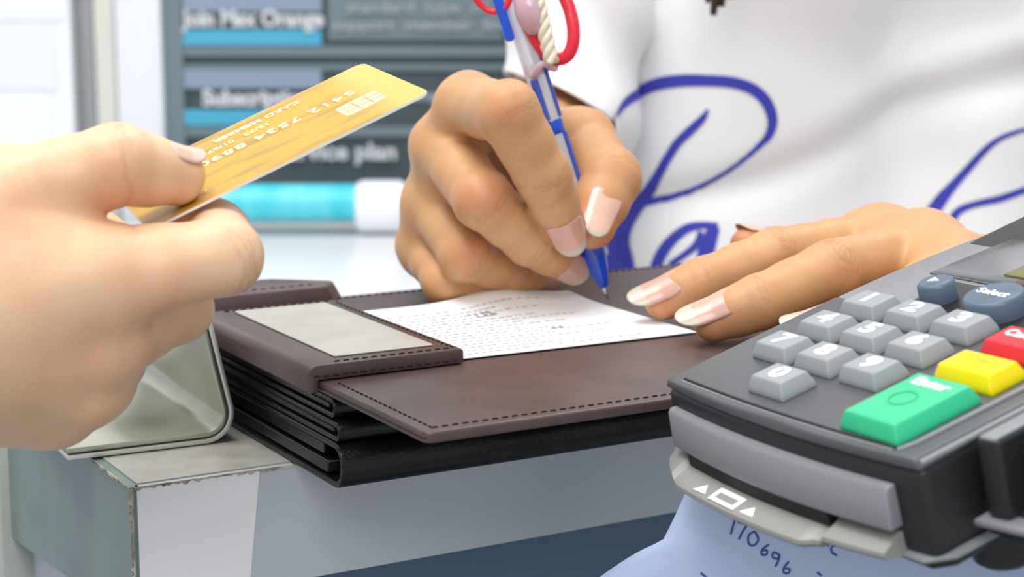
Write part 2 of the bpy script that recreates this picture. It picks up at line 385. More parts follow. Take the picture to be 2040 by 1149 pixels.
# ------------------------------------------------------------------ black folders underneath
def black_folder(name, u0, v0, du, dv, z0, z1, label, rot=0):
    R_ = CF @ Matrix.Translation((u0, v0, 0)) @ Matrix.Rotation(math.radians(rot), 4, 'Z')
    t = empty(name, R_ @ Vector((du / 2, dv / 2, z0)), label, 'folder', None)
    h = z1 - z0; n = 8
    # a C shaped cover: fold along the front (v = 0) side
    prof = []
    tk = min(.0022, h * .28)
    for k in range(n + 1):
        a = math.pi / 2 + math.pi * k / n; prof.append((h * .5 + h * .5 * math.cos(a) * .8 , z0 + h / 2 + h / 2 * math.sin(a)))
    prof = [(dv, z1)] + prof + [(dv, z0)]
    inner = []
    hi = h / 2 - tk
    for k in range(n + 1):
        a = -math.pi / 2 - math.pi * k / n; inner.append((h * .5 + hi * math.cos(a) * .8, z0 + h / 2 + hi * math.sin(a)))
    prof += [(dv, z0 + tk)] + inner + [(dv, z1 - tk)]
    bm = bmesh.new(); A = [bm.verts.new((0, a, b)) for a, b in prof]; B = [bm.verts.new((du, a, b)) for a, b in prof]
    N = len(prof)
    bm.faces.new(A); bm.faces.new(B[::-1])
    for i in range(N): bm.faces.new((A[i], A[(i + 1) % N], B[(i + 1) % N], B[i]))
    bmesh.ops.recalc_face_normals(bm, faces=bm.faces)
    bmesh.ops.triangulate(bm, faces=[f for f in bm.faces if len(f.verts) > 4])
    bevel(bm, .0005, 2, 55)
    frombm('cover', bm, M['black_leather'], t, xf=R_)
    k = max(1, int((h - 2 * tk) / .0036)); s = (h - 2 * tk) / k
    for i in range(k):
        frombm('inner_leaf', box(.0008 + .0006 * (i % 2), du - .002, h * (1.0 + .25 * (i % 2)), dv - .002, z0 + tk + s * i + s * .12, z0 + tk + s * (i + 1) - s * .12, .0004, 1), M['black_pages'] if i % 2 == 0 else M['black_leather'], t, xf=R_)
    return t
black_folder('black_folder', .0005, .0555, .25, .17, 1.0002, 1.0148, 'thick black leather folder at the bottom of the stack on the counter')
black_folder('black_folder', .0005, .0585, .245, .165, 1.0151, 1.0213, 'thin black leather folder in the middle of the stack, second from bottom', 0)
black_folder('black_folder', .001, .0625, .246, .16, 1.0216, 1.0281, 'thin black folder lying directly beneath the brown bill folder', 0)

# ------------------------------------------------------------------ receipt on the folder
def receipt_z(u, v):
    b = math.exp(-((u - .112) / .018) ** 2 - ((v - .158) / .020) ** 2)
    return ZT + .0009 + .0038 * b + .0012 * math.exp(-((v - .160) / .012) ** 2)
bm = bmesh.new(); NU, NV = 50, 40; ru0, ru1, rv0, rv1 = .0495, .1436, .0735, .1585
gr = [[bm.verts.new((ru0 + (ru1 - ru0) * i / NU, rv0 + .0025 * (1 - i / NU) + (rv1 - rv0) * j / NV, 0)) for j in range(NV + 1)] for i in range(NU + 1)]
for r_ in gr:
    for v_ in r_: v_.co.z = receipt_z(v_.co.x, v_.co.y)
g2 = [[bm.verts.new((v_.co.x, v_.co.y, v_.co.z - .0003)) for v_ in r_] for r_ in gr]
for i in range(NU):
    for j in range(NV):
        bm.faces.new((gr[i][j], gr[i + 1][j], gr[i + 1][j + 1], gr[i][j + 1])); bm.faces.new((g2[i][j + 1], g2[i + 1][j + 1], g2[i + 1][j], g2[i][j]))
for i in range(NU):
    bm.faces.new((gr[i + 1][0], gr[i][0], g2[i][0], g2[i + 1][0])); bm.faces.new((gr[i][NV], gr[i + 1][NV], g2[i + 1][NV], g2[i][NV]))
for j in range(NV):
    bm.faces.new((gr[0][j], gr[0][j + 1], g2[0][j + 1], g2[0][j])); bm.faces.new((gr[NU][j + 1], gr[NU][j], g2[NU][j], g2[NU][j + 1]))
rc = frombm('receipt', bm, M['paper'], None, xf=CF, ang=60)
tag(rc, 'white printed receipt slip lying on the brown folder under the pen', 'receipt')
def rec_line(v, ua, ub, h, m, nm='printed_line', seed=0):
    rnd = random.Random(seed); bm = bmesh.new(); u = ua
    while u < ub:
        L = rnd.uniform(.0008, .0026); 
        q = []
        for (a, b) in ((u, v), (u + L, v), (u + L, v + h * rnd.uniform(.6, 1)), (u, v + h * rnd.uniform(.6, 1))): q.append(bm.verts.new((a, b, receipt_z(a, b) + .00016)))
        bm.faces.new(q); u += L + rnd.uniform(.0004, .0022)
    return bm
bl = joinbm(*[rec_line(.080 + .0044 * k, .056 + (k % 3) * .003, .125 - (k * 7 % 5) * .008, .0013, None, seed=k) for k in range(16)])
frombm('printed_lines', bl, M['print'], rc, xf=CF)
for vv_, ua_, ub_, hh_, sd_ in ((.137, .088, .097, .003, 31), (.1335, .0895, .099, .0028, 32), (.103, .103, .107, .0022, 33)): frombm('bold_print', rec_line(vv_, ua_, ub_, hh_, None, seed=sd_), M['print_dark'], rc, xf=CF)

# ------------------------------------------------------------------ bent steel sheet holder
st = empty('steel_display_stand', W(-.03, .15, 1.0), 'bent L-shaped steel stand on the counter corner beside the folders', 'stand')
bF = np.array([-.1441, .5624]); SL = .0525
ex_ = np.array([math.cos(CANG - .05), math.sin(CANG - .05)]); ey_ = np.array([-ex_[1], ex_[0]])
SF = Matrix(((ex_[0], ey_[0], 0, bF[0]), (ex_[1], ey_[1], 0, bF[1]), (0, 0, 1, 0), (0, 0, 0, 1)))
def lsheet(off, th, zc):
    """bent sheet: base, round bend, upright leaning left; off = outward offset from the inner face"""
    lean = math.radians(12.5); H = .052; r = .006
    path = [(0.0, zc)]
    cx = SL - r; 
    path += [(cx * .5, zc), (cx, zc)]
    # bend centre at (cx, zc + r)
    for k in range(1, 9):
        a = -math.pi / 2 + (math.pi / 2 + lean) * k / 8; path.append((cx + r * math.cos(a), zc + r + r * math.sin(a)))
    ex, ez = path[-1]; path.append((ex - math.sin(lean) * H, ez + math.cos(lean) * H))
    pts = []
    nr = []
    for i in range(len(path)):
        a = path[max(i - 1, 0)]; b = path[min(i + 1, len(path) - 1)]; t = Vector((b[0] - a[0], b[1] - a[1])).normalized(); nr.append((t.y, -t.x))
    outer = [(p[0] + n_[0] * (off + th), p[1] + n_[1] * (off + th)) for p, n_ in zip(path, nr)]
    inner = [(p[0] + n_[0] * off, p[1] + n_[1] * off) for p, n_ in zip(path, nr)]
    prof = outer + inner[::-1]
    bm = bmesh.new(); A = [bm.verts.new((a, 0, b)) for a, b in prof]; B = [bm.verts.new((a, .11, b)) for a, b in prof]; N = len(outer); Q = len(prof)
    for i in range(N - 1):
        for S in (A, B): bm.faces.new((S[i], S[i + 1], S[Q - 2 - i], S[Q - 1 - i]))
    for i in range(Q): bm.faces.new((A[i], A[(i + 1) % Q], B[(i + 1) % Q], B[i]))
    bmesh.ops.recalc_face_normals(bm, faces=bm.faces); bevel(bm, .0003, 2, 60)
    return bm
frombm('inner_sheet', lsheet(0, .0017, 1.0044), M['steel'], st, xf=SF, ang=30)
frombm('outer_sheet', lsheet(.0023, .0017, 1.0044), M['steel_edge'], st, xf=SF, ang=30)

# ------------------------------------------------------------------ card terminal (built in millimetres in its own tilted frame)
TR = np.array([[0.47564206, 0.84158587, -0.25592548], [-0.87948145, 0.46048931, -0.12025795], [0.01664356, 0.28228146, 0.95918725]])
TT = np.array([0.09816371, 0.48071667, 1.06039705])
TM = axes_matrix(TT, TR[:, 0], TR[:, 1], TR[:, 2]) @ Matrix.Scale(.001, 4)
te = empty('card_terminal', TM @ Vector((13, 0, -34)), 'dark grey card payment terminal with grey number keys on a black pedestal', 'card terminal')
def tp(name, bm, m, parent=None, **k): return frombm(name, bm, m, parent if parent else te, xf=TM, **k)
def T(x, y, z): return Matrix.Translation((x, y, z))
def bulge(x, amt): return -44 - amt * max(0, 1 - ((x - 13) / 55) ** 2)
def outline(x0, x1, y1, amt, n=16, shift=0):
    pts = [(x0 + (x1 - x0) * k / n, bulge(x0 + (x1 - x0) * k / n, amt) + shift) for k in range(n + 1)]
    return pts + [(x1 + 1, y1), (x0 - 4, y1)]
tp('body', prism(outline(-41, 67, 170, 3.5)[:], -31, -7.2, .5, 2.6, 4), M['t_dark'])
tp('bottom_shell', prism([(-36, -30), (-20, -40), (20, -44), (62, -43), (66, -38), (67, 165), (-40, 165)], -35.5, -30.5, -1.0, 1.6, 3), M['t_dark'])
tp('trim_rim', prism([(-38, -34), (-20, -44.5), (20, -48), (64, -46.4), (69, -40), (69.4, 165), (-42, 165)], -31.6, -30.2, 0, .6, 2), M['t_frame'])
# keypad plate
kp = prism(outline(-41.2, 66.6, 21.5, 3.4, shift=.4)[:-2] + [(66.8, 21.5), (-42.5, 21.5)], -7.6, -4.6, 1.6, .9, 3)
tp('keypad_plate', kp, M['t_panel'])
gp = [(-33.5 + (90 * k / 24), bulge(-33.5 + 90 * k / 24, 2.2) + 3.3, -4.62) for k in range(25)]
tp('front_groove', tube(gp, .55, 8), M['t_groove'])
tp('side_highlight_ridge', tube([(57.5, -42.0, -4.5), (59.2, -38, -4.4), (60.6, 21, -4.4)], [.5, .7, .8], 10), M['t_frame'])  # this and the next two ridges: pale grey paints the edge highlights
tp('front_highlight_ridge', tube([(x_, y_ - .9, -4.7) for x_, y_, z_ in gp], .35, 8), M['t_frame'])
tp('edge_highlight_ridge', tube([(66.4, -43.0, -5.6), (67.2, 21, -5.6), (68, 120, -9.5)], [.9, 1.0, 1.0], 10), M['t_frame'])
# rear deck that falls away behind the keypad, glass, lcd
def deck(x0, x1, y0, y1, z0, th, drop=2.2):
    bm = bmesh.new(); n = 12; A = []
    for k in range(n + 1):
        y = y0 + (y1 - y0) * k / n; zz = z0 - drop * ((y - 22) / 60) ** 2
        A.append([bm.verts.new(c) for c in ((x0, y, zz), (x1, y, zz), (x1, y, zz - th), (x0, y, zz - th))])
    for a, b in zip(A, A[1:]):
        for k in range(4): bm.faces.new((a[k], a[(k + 1) % 4], b[(k + 1) % 4], b[k]))
    bm.faces.new(A[0][::-1]); bm.faces.new(A[-1]); bmesh.ops.recalc_face_normals(bm, faces=bm.faces)
    bevel(bm, .5, 2, 60); return bm
tp('head_deck', deck(-43, 67, 21.8, 160, -5.6, 3.5), M['t_frame'])
tp('navigation_panel', deck(-17, 60, 22.2, 45, -5.2, 3.0), M['t_glossy'])
sg = tp('screen_glass', deck(-30, 60, 47, 135, -5.1, 3.0), M['t_screen'])
tp('lcd', deck(-6, 52, 54, 112, -4.6, 2.8), M['t_lcd'], sg)
# keys
def keycap(cx, cy, wx, wy, z0, z1, tap=2.0, bev=.6):
    b = bmesh.new(); n = 0
    lo = [(-wx / 2 - tap, -wy / 2 - tap), (wx / 2 + tap, -wy / 2 - tap), (wx / 2 + tap, wy / 2 + tap), (-wx / 2 - tap, wy / 2 + tap)]
    hi = [(-wx / 2, -wy / 2), (wx / 2, -wy / 2), (wx / 2, wy / 2), (-wx / 2, wy / 2)]
    rings = []
    for pts, z in ((lo, z0), ([(a * .985, c * .985) for a, c in lo], z0 + 1.6), (hi, z1)):
        rings.append([b.verts.new((cx + x, cy + y, z)) for x, y in pts])
    for A, B in zip(rings, rings[1:]):
        for k in range(4): b.faces.new((A[k], A[(k + 1) % 4], B[(k + 1) % 4], B[k]))
    b.faces.new(rings[0][::-1]); b.faces.new(rings[-1])
    bmesh.ops.recalc_face_normals(b, faces=b.faces); bevel(b, bev, 3, 15)
    return b
lay = {'1': (-1, 1), '2': (0, 1), '3': (1, 1), '4': (-1, 0), '5': (0, 0), '6': (1, 0), '7': (-1, -1), '8': (0, -1), '9': (1, -1), '0': (0, -2)}
for ch, (i, j) in lay.items():
    x, y = i * 19.0, j * 15.9
    k = tp('number_key', keycap(x, y - .4, 12.6, 9.0, -4.8, .3, 1.5), M['t_key'])
    writing('digit', ch, 8.2, TM @ T(x, y - .4, .36), M['t_digit'], k, depth=.06, bold=.32, sx=1.3)
k = tp('enter_key', keycap(45.6, -27.3, 18.6, 24.6, -4.8, .4, 1.6), M['t_green'])
writing('key_lettering', 'Enter', 5.0, TM @ T(45.4, -19, .46), M['t_digit'], k, depth=.05, bold=.18, sx=1.15)
ring = [(45 + 3.6 * math.cos(a * math.pi / 12), -28 + 3.6 * math.sin(a * math.pi / 12), .42) for a in range(24)]
tp('raised_ring', tube(ring, .22, 6, True), M['t_green_mark'], k)
k = tp('clear_key', keycap(45.4, -3.8, 18.2, 9.6, -4.8, .3, 1.5), M['t_yellow'])
writing('key_lettering', 'Clear', 4.6, TM @ T(45.2, -2.4, .36), M['t_ylabel'], k, depth=.05, bold=.1, sx=1.15)
k = tp('cancel_key', keycap(45.0, 12.6, 18.2, 9.6, -4.8, .3, 1.5), M['t_red'])
writing('key_lettering', 'Cancel', 4.6, TM @ T(45.0, 13.6, .36), M['t_digit'], k, depth=.05, bold=.16, sx=1.1)
k = tp('select_button', lathe([(9.0, 0), (9.0, 1), (8.7, 5.4), (8.0, 6.3), (7.4, 6.5)], 40), M['t_navy']); k.matrix_basis = TM @ T(14.8, 31.5, -5.8) @ TM.inverted()
writing('button_lettering', 'Select', 4.2, TM @ T(14.8, 31.5, .78), M['t_digit'], k, depth=.05, bold=.12, sx=1.15)
k = tp('arrow_button', lathe([(5.6, 0), (5.6, 1), (5.4, 5.4), (4.8, 6.2), (4.4, 6.4)], 32), M['t_navy']); k.matrix_basis = TM @ T(-9.4, 32.3, -5.8) @ TM.inverted()
tp('arrow_mark', prism([(-11.2, 30.8), (-7.8, 32.4), (-11.2, 34.0)], .5, .75), M['t_digit'], k)
# chip card slot: curved silver panel, dark block painting the slot's shade, projecting lip with marks
def band(x0, x1, prof, amt, n=24, endcut=0):
    """profile of (dy, z) swept along the bulging front"""
    bm = bmesh.new(); A = None; first = None
    for k in range(n + 1):
        x = x0 + (x1 - x0) * k / n; y = bulge(x, amt)
        f = 1.0
        q = [bm.verts.new((x, y + dy * f, z)) for dy, z in prof]
        if A:
            for i in range(len(q)): bm.faces.new((A[i], A[(i + 1) % len(q)], q[(i + 1) % len(q)], q[i]))
        else: first = q
        A = q
    bm.faces.new(first[::-1]); bm.faces.new(A); bmesh.ops.recalc_face_normals(bm, faces=bm.faces); return bm
sbm = band(-37.5, 57.5, [(-1.4, -12.2), (-2.4, -13.2), (-3.4, -23.0), (-2.8, -23.6), (2, -23.6), (2, -12.2)], 4.5); bevel(sbm, .7, 3, 50)
tp('slot_panel', sbm, M['t_silver'])
tp('slot_shade', band(-30, 35, [(-2.6, -23.6), (-2.6, -27.4), (2, -27.4), (2, -23.6)], 4.5), M['t_groove'])
def lip():
    bm = bmesh.new(); n = 60; A = None; first = None
    for k in range(n + 1):
        s = k / n; x = -43.5 + 100.5 * s
        yb = bulge(x, 4.5) + 1.5
        out = 8.6 * min(1, (max(s, .0) / .16) ** .6) * (1 - .18 * max(0, (s - .55) / .45) ** 2) * (1 if s < .74 else 1 - .3 * min(1, (s - .74) / .03))
        yo = yb - 3 - out
        mid = -31 < x < 36
        tb, tf = (-27.2, -28.7) if mid else (-24.6, -27.2)
        q = [bm.verts.new(c) for c in ((x, yb, tb), (x, yo + 1.8, tf), (x, yo + .3, tf - .8), (x, yo, tf - 1.8), (x, yo + .8, tf - 2.9), (x, yb, tf - 4.5))]
        if A:
            for i in range(6): bm.faces.new((A[i], A[(i + 1) % 6], q[(i + 1) % 6], q[i]))
        else: first = q
        A = q
    bm.faces.new(first[::-1]); bm.faces.new(A); bmesh.ops.recalc_face_normals(bm, faces=bm.faces); return bm
lp = tp('card_slot_lip', lip(), M['t_lip'], ang=30)
def mark(pts): return prism([(x, y) for x, y in pts], -.1, .12)
LY = -54.6; LZ = -28.45
mk = joinbm(mark([(-18.5, LY - 1.4), (-12.5, LY - 1.4), (-15.5, LY + 2.0)]), mark([(4.5, LY - 2.4), (10.5, LY - 2.4), (7.5, LY + 1.0)]),
            mark([(-9, LY - 2.3), (2, LY - 2.8), (2, LY + 2.4), (-9, LY + 2.9), (-9, LY + 1.3), (.3, LY + .9), (.3, LY - 1.4), (-9, LY - 1.0)]), mark([(-10.2, LY - 2.3), (-8.6, LY - 2.3), (-8.6, LY + 2.9), (-10.2, LY + 2.9)]))
bmesh.ops.transform(mk, matrix=T(0, LY, LZ) @ Matrix.Rotation(math.radians(8), 4, 'X') @ T(0, -LY, 0), verts=mk.verts)
tp('insert_card_mark', mk, M['t_digit'], lp)
# magnetic stripe reader rails on the right side
rd = tp('swipe_reader', joinbm(prism([(66, -28), (94, -28), (97, 140), (66, 140)], -31, -22, 0, 1.5, 3)), M['t_dark'])
tp('reader_rail', prism([(72.5, -32), (79, -31), (80.5, 140), (74, 140)], -23, -2.6, .8, 1.3, 3), M['t_dark'], rd)
tp('reader_rail', prism([(86.5, -27), (95, -27), (97, 140), (88, 140)], -23, -2.6, .8, 1.3, 3), M['t_dark'], rd)
tp('rail_cap', prism([(73.3, -30.6), (78.2, -30), (79.6, 138), (75, 138)], -3.0, -2.2, .4, .3, 2), M['t_frame'], rd)
tp('rail_cap', prism([(87.5, -25.6), (94, -25.4), (96, 138), (89, 138)], -3.0, -2.2, .4, .3, 2), M['t_frame'], rd)
tp('reader_base_trim', prism([(70, -34.5), (96, -30.5), (98, 0), (70, 0)], -25, -23, 0, .8, 2), M['t_silver'], rd)
ft = tp('foot', lathe([(7.0, -44), (8.6, -42.5), (9.2, -36), (10.0, -34), (10.0, -30)], 32), M['t_dark']); ft.matrix_basis = TM @ T(60, -18, 0) @ TM.inverted()
# pedestal that carries the terminal in front of the counter
q = TM @ Vector((40, 110, -36))
frombm('pedestal_post', joinbm(tube([(q.x, q.y, .015), (q.x, q.y, q.z - .01)], .016, 24), tube([(q.x, q.y, .0), (q.x, q.y, .015)], .16, 40)), M['t_dark'], te)
tp('mount_plate', box(0, 66, 60, 150, -44, -35, 1.5), M['t_dark'])

# handwritten blue note hanging from beneath the terminal
def note_pt(a, b):
    """a 0..1 left to right, b 0..1 top to bottom"""
    lx = -.010 * (b / .55) ** 1.5 if b < .55 else -.010 - .034 * ((b - .55) / .45) ** .8
    x = lx + (.150 - lx) * a
    curl = .014 * math.exp(-(a / .16) ** 2) * b ** 2
    top = np.array([.0560, .5060, 1.024])
    ux = np.array([.80, -.55, -.0]); ux /= np.linalg.norm(ux)
    nrm = np.array([-.55, -.80, .2])
    return top + ux * x + np.array([0, 0, -1]) * .062 * b + nrm * (curl + .003 * math.sin(b * 4))
bm = bmesh.new(); NA, NB = 40, 30
ga = [[bm.verts.new(note_pt(i / NA, j / NB)) for j in range(NB + 1)] for i in range(NA + 1)]
gb = [[bm.verts.new(Vector(note_pt(i / NA, j / NB)) + Vector((.0001, .00025, 0))) for j in range(NB + 1)] for i in range(NA + 1)]
for i in range(NA):
    for j in range(NB):
        bm.faces.new((ga[i][j], ga[i][j + 1], ga[i + 1][j + 1], ga[i + 1][j])); bm.faces.new((gb[i][j], gb[i + 1][j], gb[i + 1][j + 1], gb[i][j + 1]))
for i in range(NA):
    bm.faces.new((ga[i][0], ga[i + 1][0], gb[i + 1][0], gb[i][0])); bm.faces.new((ga[i + 1][NB], ga[i][NB], gb[i][NB], gb[i + 1][NB]))
for j in range(NB):
    bm.faces.new((ga[0][j + 1], ga[0][j], gb[0][j], gb[0][j + 1])); bm.faces.new((ga[NA][j], ga[NA][j + 1], gb[NA][j + 1], gb[NA][j]))
nt_ = tag(frombm('handwritten_note', bm, M['note'], None, smooth=True), 'blue handwritten paper note hanging below the card terminal', 'note')
NOTE_BVH = BVHTree.FromPolygons([v.co[:] for v in nt_.data.vertices], [p.vertices[:] for p in nt_.data.polygons])
def hit_px(bvh, x, y):
    r = Vector(ray(x, y)).normalized(); h = bvh.ray_cast(Vector(CAM), r)
    return (h[0], h[1] if h[1].dot(r) < 0 else -h[1]) if h[0] is not None else (None, None)
def stroke_on(bvh, pts, off, n=10, wscale=1.0):
    """ink or print ribbon lying on a surface; pts = (x, y, width) in the picture, widths in its pixels"""
    P_ = []
    for i in range(len(pts) - 1):
        p0 = pts[max(i - 1, 0)]; p1 = pts[i]; p2 = pts[i + 1]; p3 = pts[min(i + 2, len(pts) - 1)]
        for k in range(n):
            t = k / n; P_.append([.5 * (2 * p1[j] + (p2[j] - p0[j]) * t + (2 * p0[j] - 5 * p1[j] + 4 * p2[j] - p3[j]) * t * t + (3 * p1[j] - p0[j] - 3 * p2[j] + p3[j]) * t ** 3) for j in range(3)])
    P_.append(list(pts[-1])); bm = bmesh.new(); prev = None
    for i, p in enumerate(P_):
        a = P_[max(i - 1, 0)]; b = P_[min(i + 1, len(P_) - 1)]; dx, dy = b[0] - a[0], b[1] - a[1]; L = math.hypot(dx, dy) or 1
        nx, ny = -dy / L, dx / L; row = []; m_ = 6
        for k in range(m_ + 1):
            f = (k / m_ - .5) * p[2] * wscale; h, nn = hit_px(bvh, p[0] + nx * f, p[1] + ny * f)
            row.append(None if h is None else bm.verts.new(h + nn * off))
        if prev:
            for k in range(m_):
                q = (prev[k], prev[k + 1], row[k + 1], row[k])
                if all(v is not None for v in q) and max((q[0].co - q[2].co).length, (q[1].co - q[3].co).length) < .045: bm.faces.new(q)
        prev = row
    bmesh.ops.delete(bm, geom=[v for v in bm.verts if not v.link_faces], context='VERTS')
    return bm
INK = [[(1464, 1036, 4), (1456, 1064, 4)], [(1470, 1040, 4), (1487, 1045, 4), (1480, 1058, 4), (1472, 1074, 4)],
       [(1504, 1058, 4), (1492, 1066, 4), (1492, 1082, 4), (1502, 1086, 4), (1511, 1074, 4), (1504, 1058, 4)],
       [(1532, 1084, 4), (1519, 1094, 4), (1518, 1104, 4), (1527, 1104, 4), (1528, 1096, 4), (1520, 1096, 4)],
       [(1552, 1104, 4), (1541, 1100, 4), (1540, 1110, 4), (1550, 1112, 4), (1553, 1104, 4), (1551, 1116, 4), (1545, 1128, 4)],
       [(1572, 1118, 4), (1562, 1130, 4), (1562, 1140, 4), (1571, 1141, 4), (1573, 1133, 4), (1564, 1132, 4)],
       [(1643, 1068, 4), (1641, 1082, 4)], [(1643, 1072, 4), (1652, 1074, 4), (1649, 1088, 4)],
       [(1668, 1084, 4), (1657, 1090, 4), (1658, 1100, 4), (1668, 1106, 4)], [(1628, 1140, 4), (1637, 1146, 4)], [(1396, 1140, 4), (1408, 1150, 4)]]
for st_ in INK:
    bm = stroke_on(NOTE_BVH, st_, .0002, 6)
    if len(bm.faces): frombm('ink_stroke', bm, M['ink'], nt_, smooth=True)
    else: bm.free()
#@@TERMINAL
# ------------------------------------------------------------------ gold payment card
CR = np.array([[-0.84918176, 0.41709265, -0.32391984], [-0.3472519, -0.90312439, -0.25255188], [-0.39787745, -0.10198067, 0.91175297]])
CC = np.array([-0.07018708, 0.50596758, 1.10942692])
cx_, cy_, cz_ = CR[:, 0], CR[:, 1], CR[:, 2]
KM = axes_matrix(CC, cx_, cy_, cz_)
cb = prism(rrect(-.0428, -.027, .0428, .027, .0032, 6), -.0004, .0003, 0, 0)
ca = frombm('payment_card', cb, M['white_plastic'], None, xf=KM)
tag(ca, 'gold payment card with embossed digits held between thumb and finger at the left', 'payment card')
gm = mat('gold_print', (.80, .50, .09), rough=.4, metal=.1)
nt = gm.node_tree; b = nt.nodes['Principled BSDF']
tc = nt.nodes.new('ShaderNodeTexCoord'); at = nt.nodes.new('ShaderNodeAttribute'); at.attribute_name = 'cardxy'
mp = nt.nodes.new('ShaderNodeMapping'); mp.inputs['Scale'].default_value = (30, 150, 1); nt.links.new(at.outputs['Vector'], mp.inputs[0])
n1 = nt.nodes.new('ShaderNodeTexNoise'); n1.inputs['Scale'].default_value = 1.0; n1.inputs['Detail'].default_value = 9; nt.links.new(mp.outputs[0], n1.inputs[0])
r1 = nt.nodes.new('ShaderNodeMapRange'); r1.inputs[1].default_value = .46; r1.inputs[2].default_value = .60; r1.inputs[4].default_value = .75; nt.links.new(n1.outputs['Fac'], r1.inputs[0])
wv = nt.nodes.new('ShaderNodeTexWave'); wv.inputs['Scale'].default_value = 900; wv.inputs['Distortion'].default_value = 3; nt.links.new(at.outputs['Vector'], wv.inputs[0])
mxa = nt.nodes.new('ShaderNodeMix'); mxa.data_type = 'RGBA'; mxa.inputs[6].default_value = (.56, .325, .018, 1); mxa.inputs[7].default_value = (.30, .17, .04, 1); nt.links.new(r1.outputs[0], mxa.inputs[0])
sx = nt.nodes.new('ShaderNodeSeparateXYZ'); nt.links.new(at.outputs['Vector'], sx.inputs[0])
r2 = nt.nodes.new('ShaderNodeMapRange'); r2.inputs[1].default_value = -.026; r2.inputs[2].default_value = -.036; nt.links.new(sx.outputs[0], r2.inputs[0])
mxb = nt.nodes.new('ShaderNodeMix'); mxb.data_type = 'RGBA'; mxb.inputs[7].default_value = (.58, .47, .11, 1); nt.links.new(r2.outputs[0], mxb.inputs[0]); nt.links.new(mxa.outputs[2], mxb.inputs[6])
r3 = nt.nodes.new('ShaderNodeMapRange'); r3.inputs[3].default_value = 0; r3.inputs[4].default_value = .18; nt.links.new(wv.outputs['Fac'], r3.inputs[0])
mxc = nt.nodes.new('ShaderNodeMix'); mxc.data_type = 'RGBA'; mxc.inputs[7].default_value = (.72, .46, .08, 1); nt.links.new(r3.outputs[0], mxc.inputs[0]); nt.links.new(mxb.outputs[2], mxc.inputs[6])
nt.links.new(mxc.outputs[2], b.inputs['Base Color'])
fb = prism(rrect(-.0427, -.0269, .0427, .0269, .0031, 6), .0003, .00036)
xy = [v.co.copy() for v in fb.verts]
gf = frombm('gold_face', fb, gm, ca, xf=KM)
at_ = gf.data.attributes.new('cardxy', 'FLOAT_VECTOR', 'POINT')
KI = KM.inverted()
for i, v in enumerate(gf.data.vertices): at_.data[i].vector = KI @ v.co
M['emboss'] = mat('embossed_gold', (.95, .85, .55), rough=.25, metal=.3)
M['chip'] = mat('chip_contact', (.74, .66, .40), rough=.35, metal=.4)
M['card_dark'] = mat('card_dark_print', (.40, .26, .08), rough=.5)
def on_card(x, y, z=.00037): return KM @ T(x, y, z) @ Matrix.Rotation(0, 4, 'Z')
writing('embossed_number', '5412 7534 8890 1234', .0060, on_card(.003, -.0035), M['emboss'], ca, depth=.0003, bold=.00008, sx=1.12, spacing=1.14)
writing('embossed_date', '12/22   01/27', .0034, on_card(.004, -.0115), M['emboss'], ca, depth=.0003, bold=.0001, sx=1.1)
writing('embossed_name', 'CARD MEMBER', .0038, on_card(-.004, -.0185), M['emboss'], ca, depth=.0003, bold=.00012, sx=1.1)
writing('embossed_letters', 'GD', .003, on_card(.026, .019), M['emboss'], ca, depth=.0003, sx=1.2)
chp = frombm('chip', prism(rrect(-.0345, .0035, -.0215, .0150, .0018, 4), .00036, .00044), M['chip'], ca, xf=KM)
frombm('chip_lines', joinbm(box(-.0345, -.0225, .0074, .0077, .00044, .00047), box(-.0345, -.0225, .0108, .0111, .00044, .00047), box(-.0307, -.0304, .0045, .0140, .00044, .00047), box(-.0266, -.0263, .0045, .0140, .00044, .00047)), M['card_dark'], chp, xf=KM)
#@@CARD
# ------------------------------------------------------------------ flesh and cloth: blended tapered volumes turned into one skin
def smin(a, b, k):
    h = np.clip(.5 + .5 * (b - a) / k, 0, 1); return b + (a - b) * h - k * h * (1 - h)
def cone(p, a, b, ra, rb):
    ba = b - a; L2 = float(ba @ ba) + 1e-9
    h = np.clip((p - a) @ ba / L2, 0, 1)
    d = p - a - h[:, None] * ba
    return np.sqrt((d * d).sum(1)) - (ra + (rb - ra) * h)
class Flesh:
    """millimetre volumes: palm = list of cones blended softly, chains = fingers blended into it, creases and dents"""
    def __init__(s): s.palm = []; s.chains = []; s.creases = []; s.kp = 9; s.kf = 5; s.kk = 1.3; s.blush = []
    def sdf(s, p):
        d = None
        for a, b, ra, rb, k in s.palm:
            c = cone(p, a, b, ra, rb); d = c if d is None else smin(d, c, k)
        out = d
        for ch in s.chains:
            f = None
            for (a, ra), (b, rb) in zip(ch, ch[1:]):
                c = cone(p, a, b, ra, rb); f = c if f is None else smin(f, c, 2.5)
            g = f if d is None else smin(f, d, s.kf)
            out = g if out is None else smin(out, g, s.kk)
        for p0, ax, dn, rad, wd, dep in s.creases:
            q = p - p0; t = q @ ax; bn = q @ np.cross(ax, dn); t = t + .5 * np.sin(bn * .55 + p0[0]) + .25 * np.sin(bn * 1.7 + p0[1]); sd = q @ dn; r = np.sqrt((q * q).sum(1))
            out = out + dep * np.exp(-(t / wd) ** 2) * np.clip(sd / rad * 1.6, 0, 1) * (r < 2.2 * rad)
        return out + .18 * np.sin(p[:, 0] * .33 + 1.3 * np.sin(p[:, 1] * .21)) * np.sin(p[:, 1] * .29 + p[:, 2] * .24)
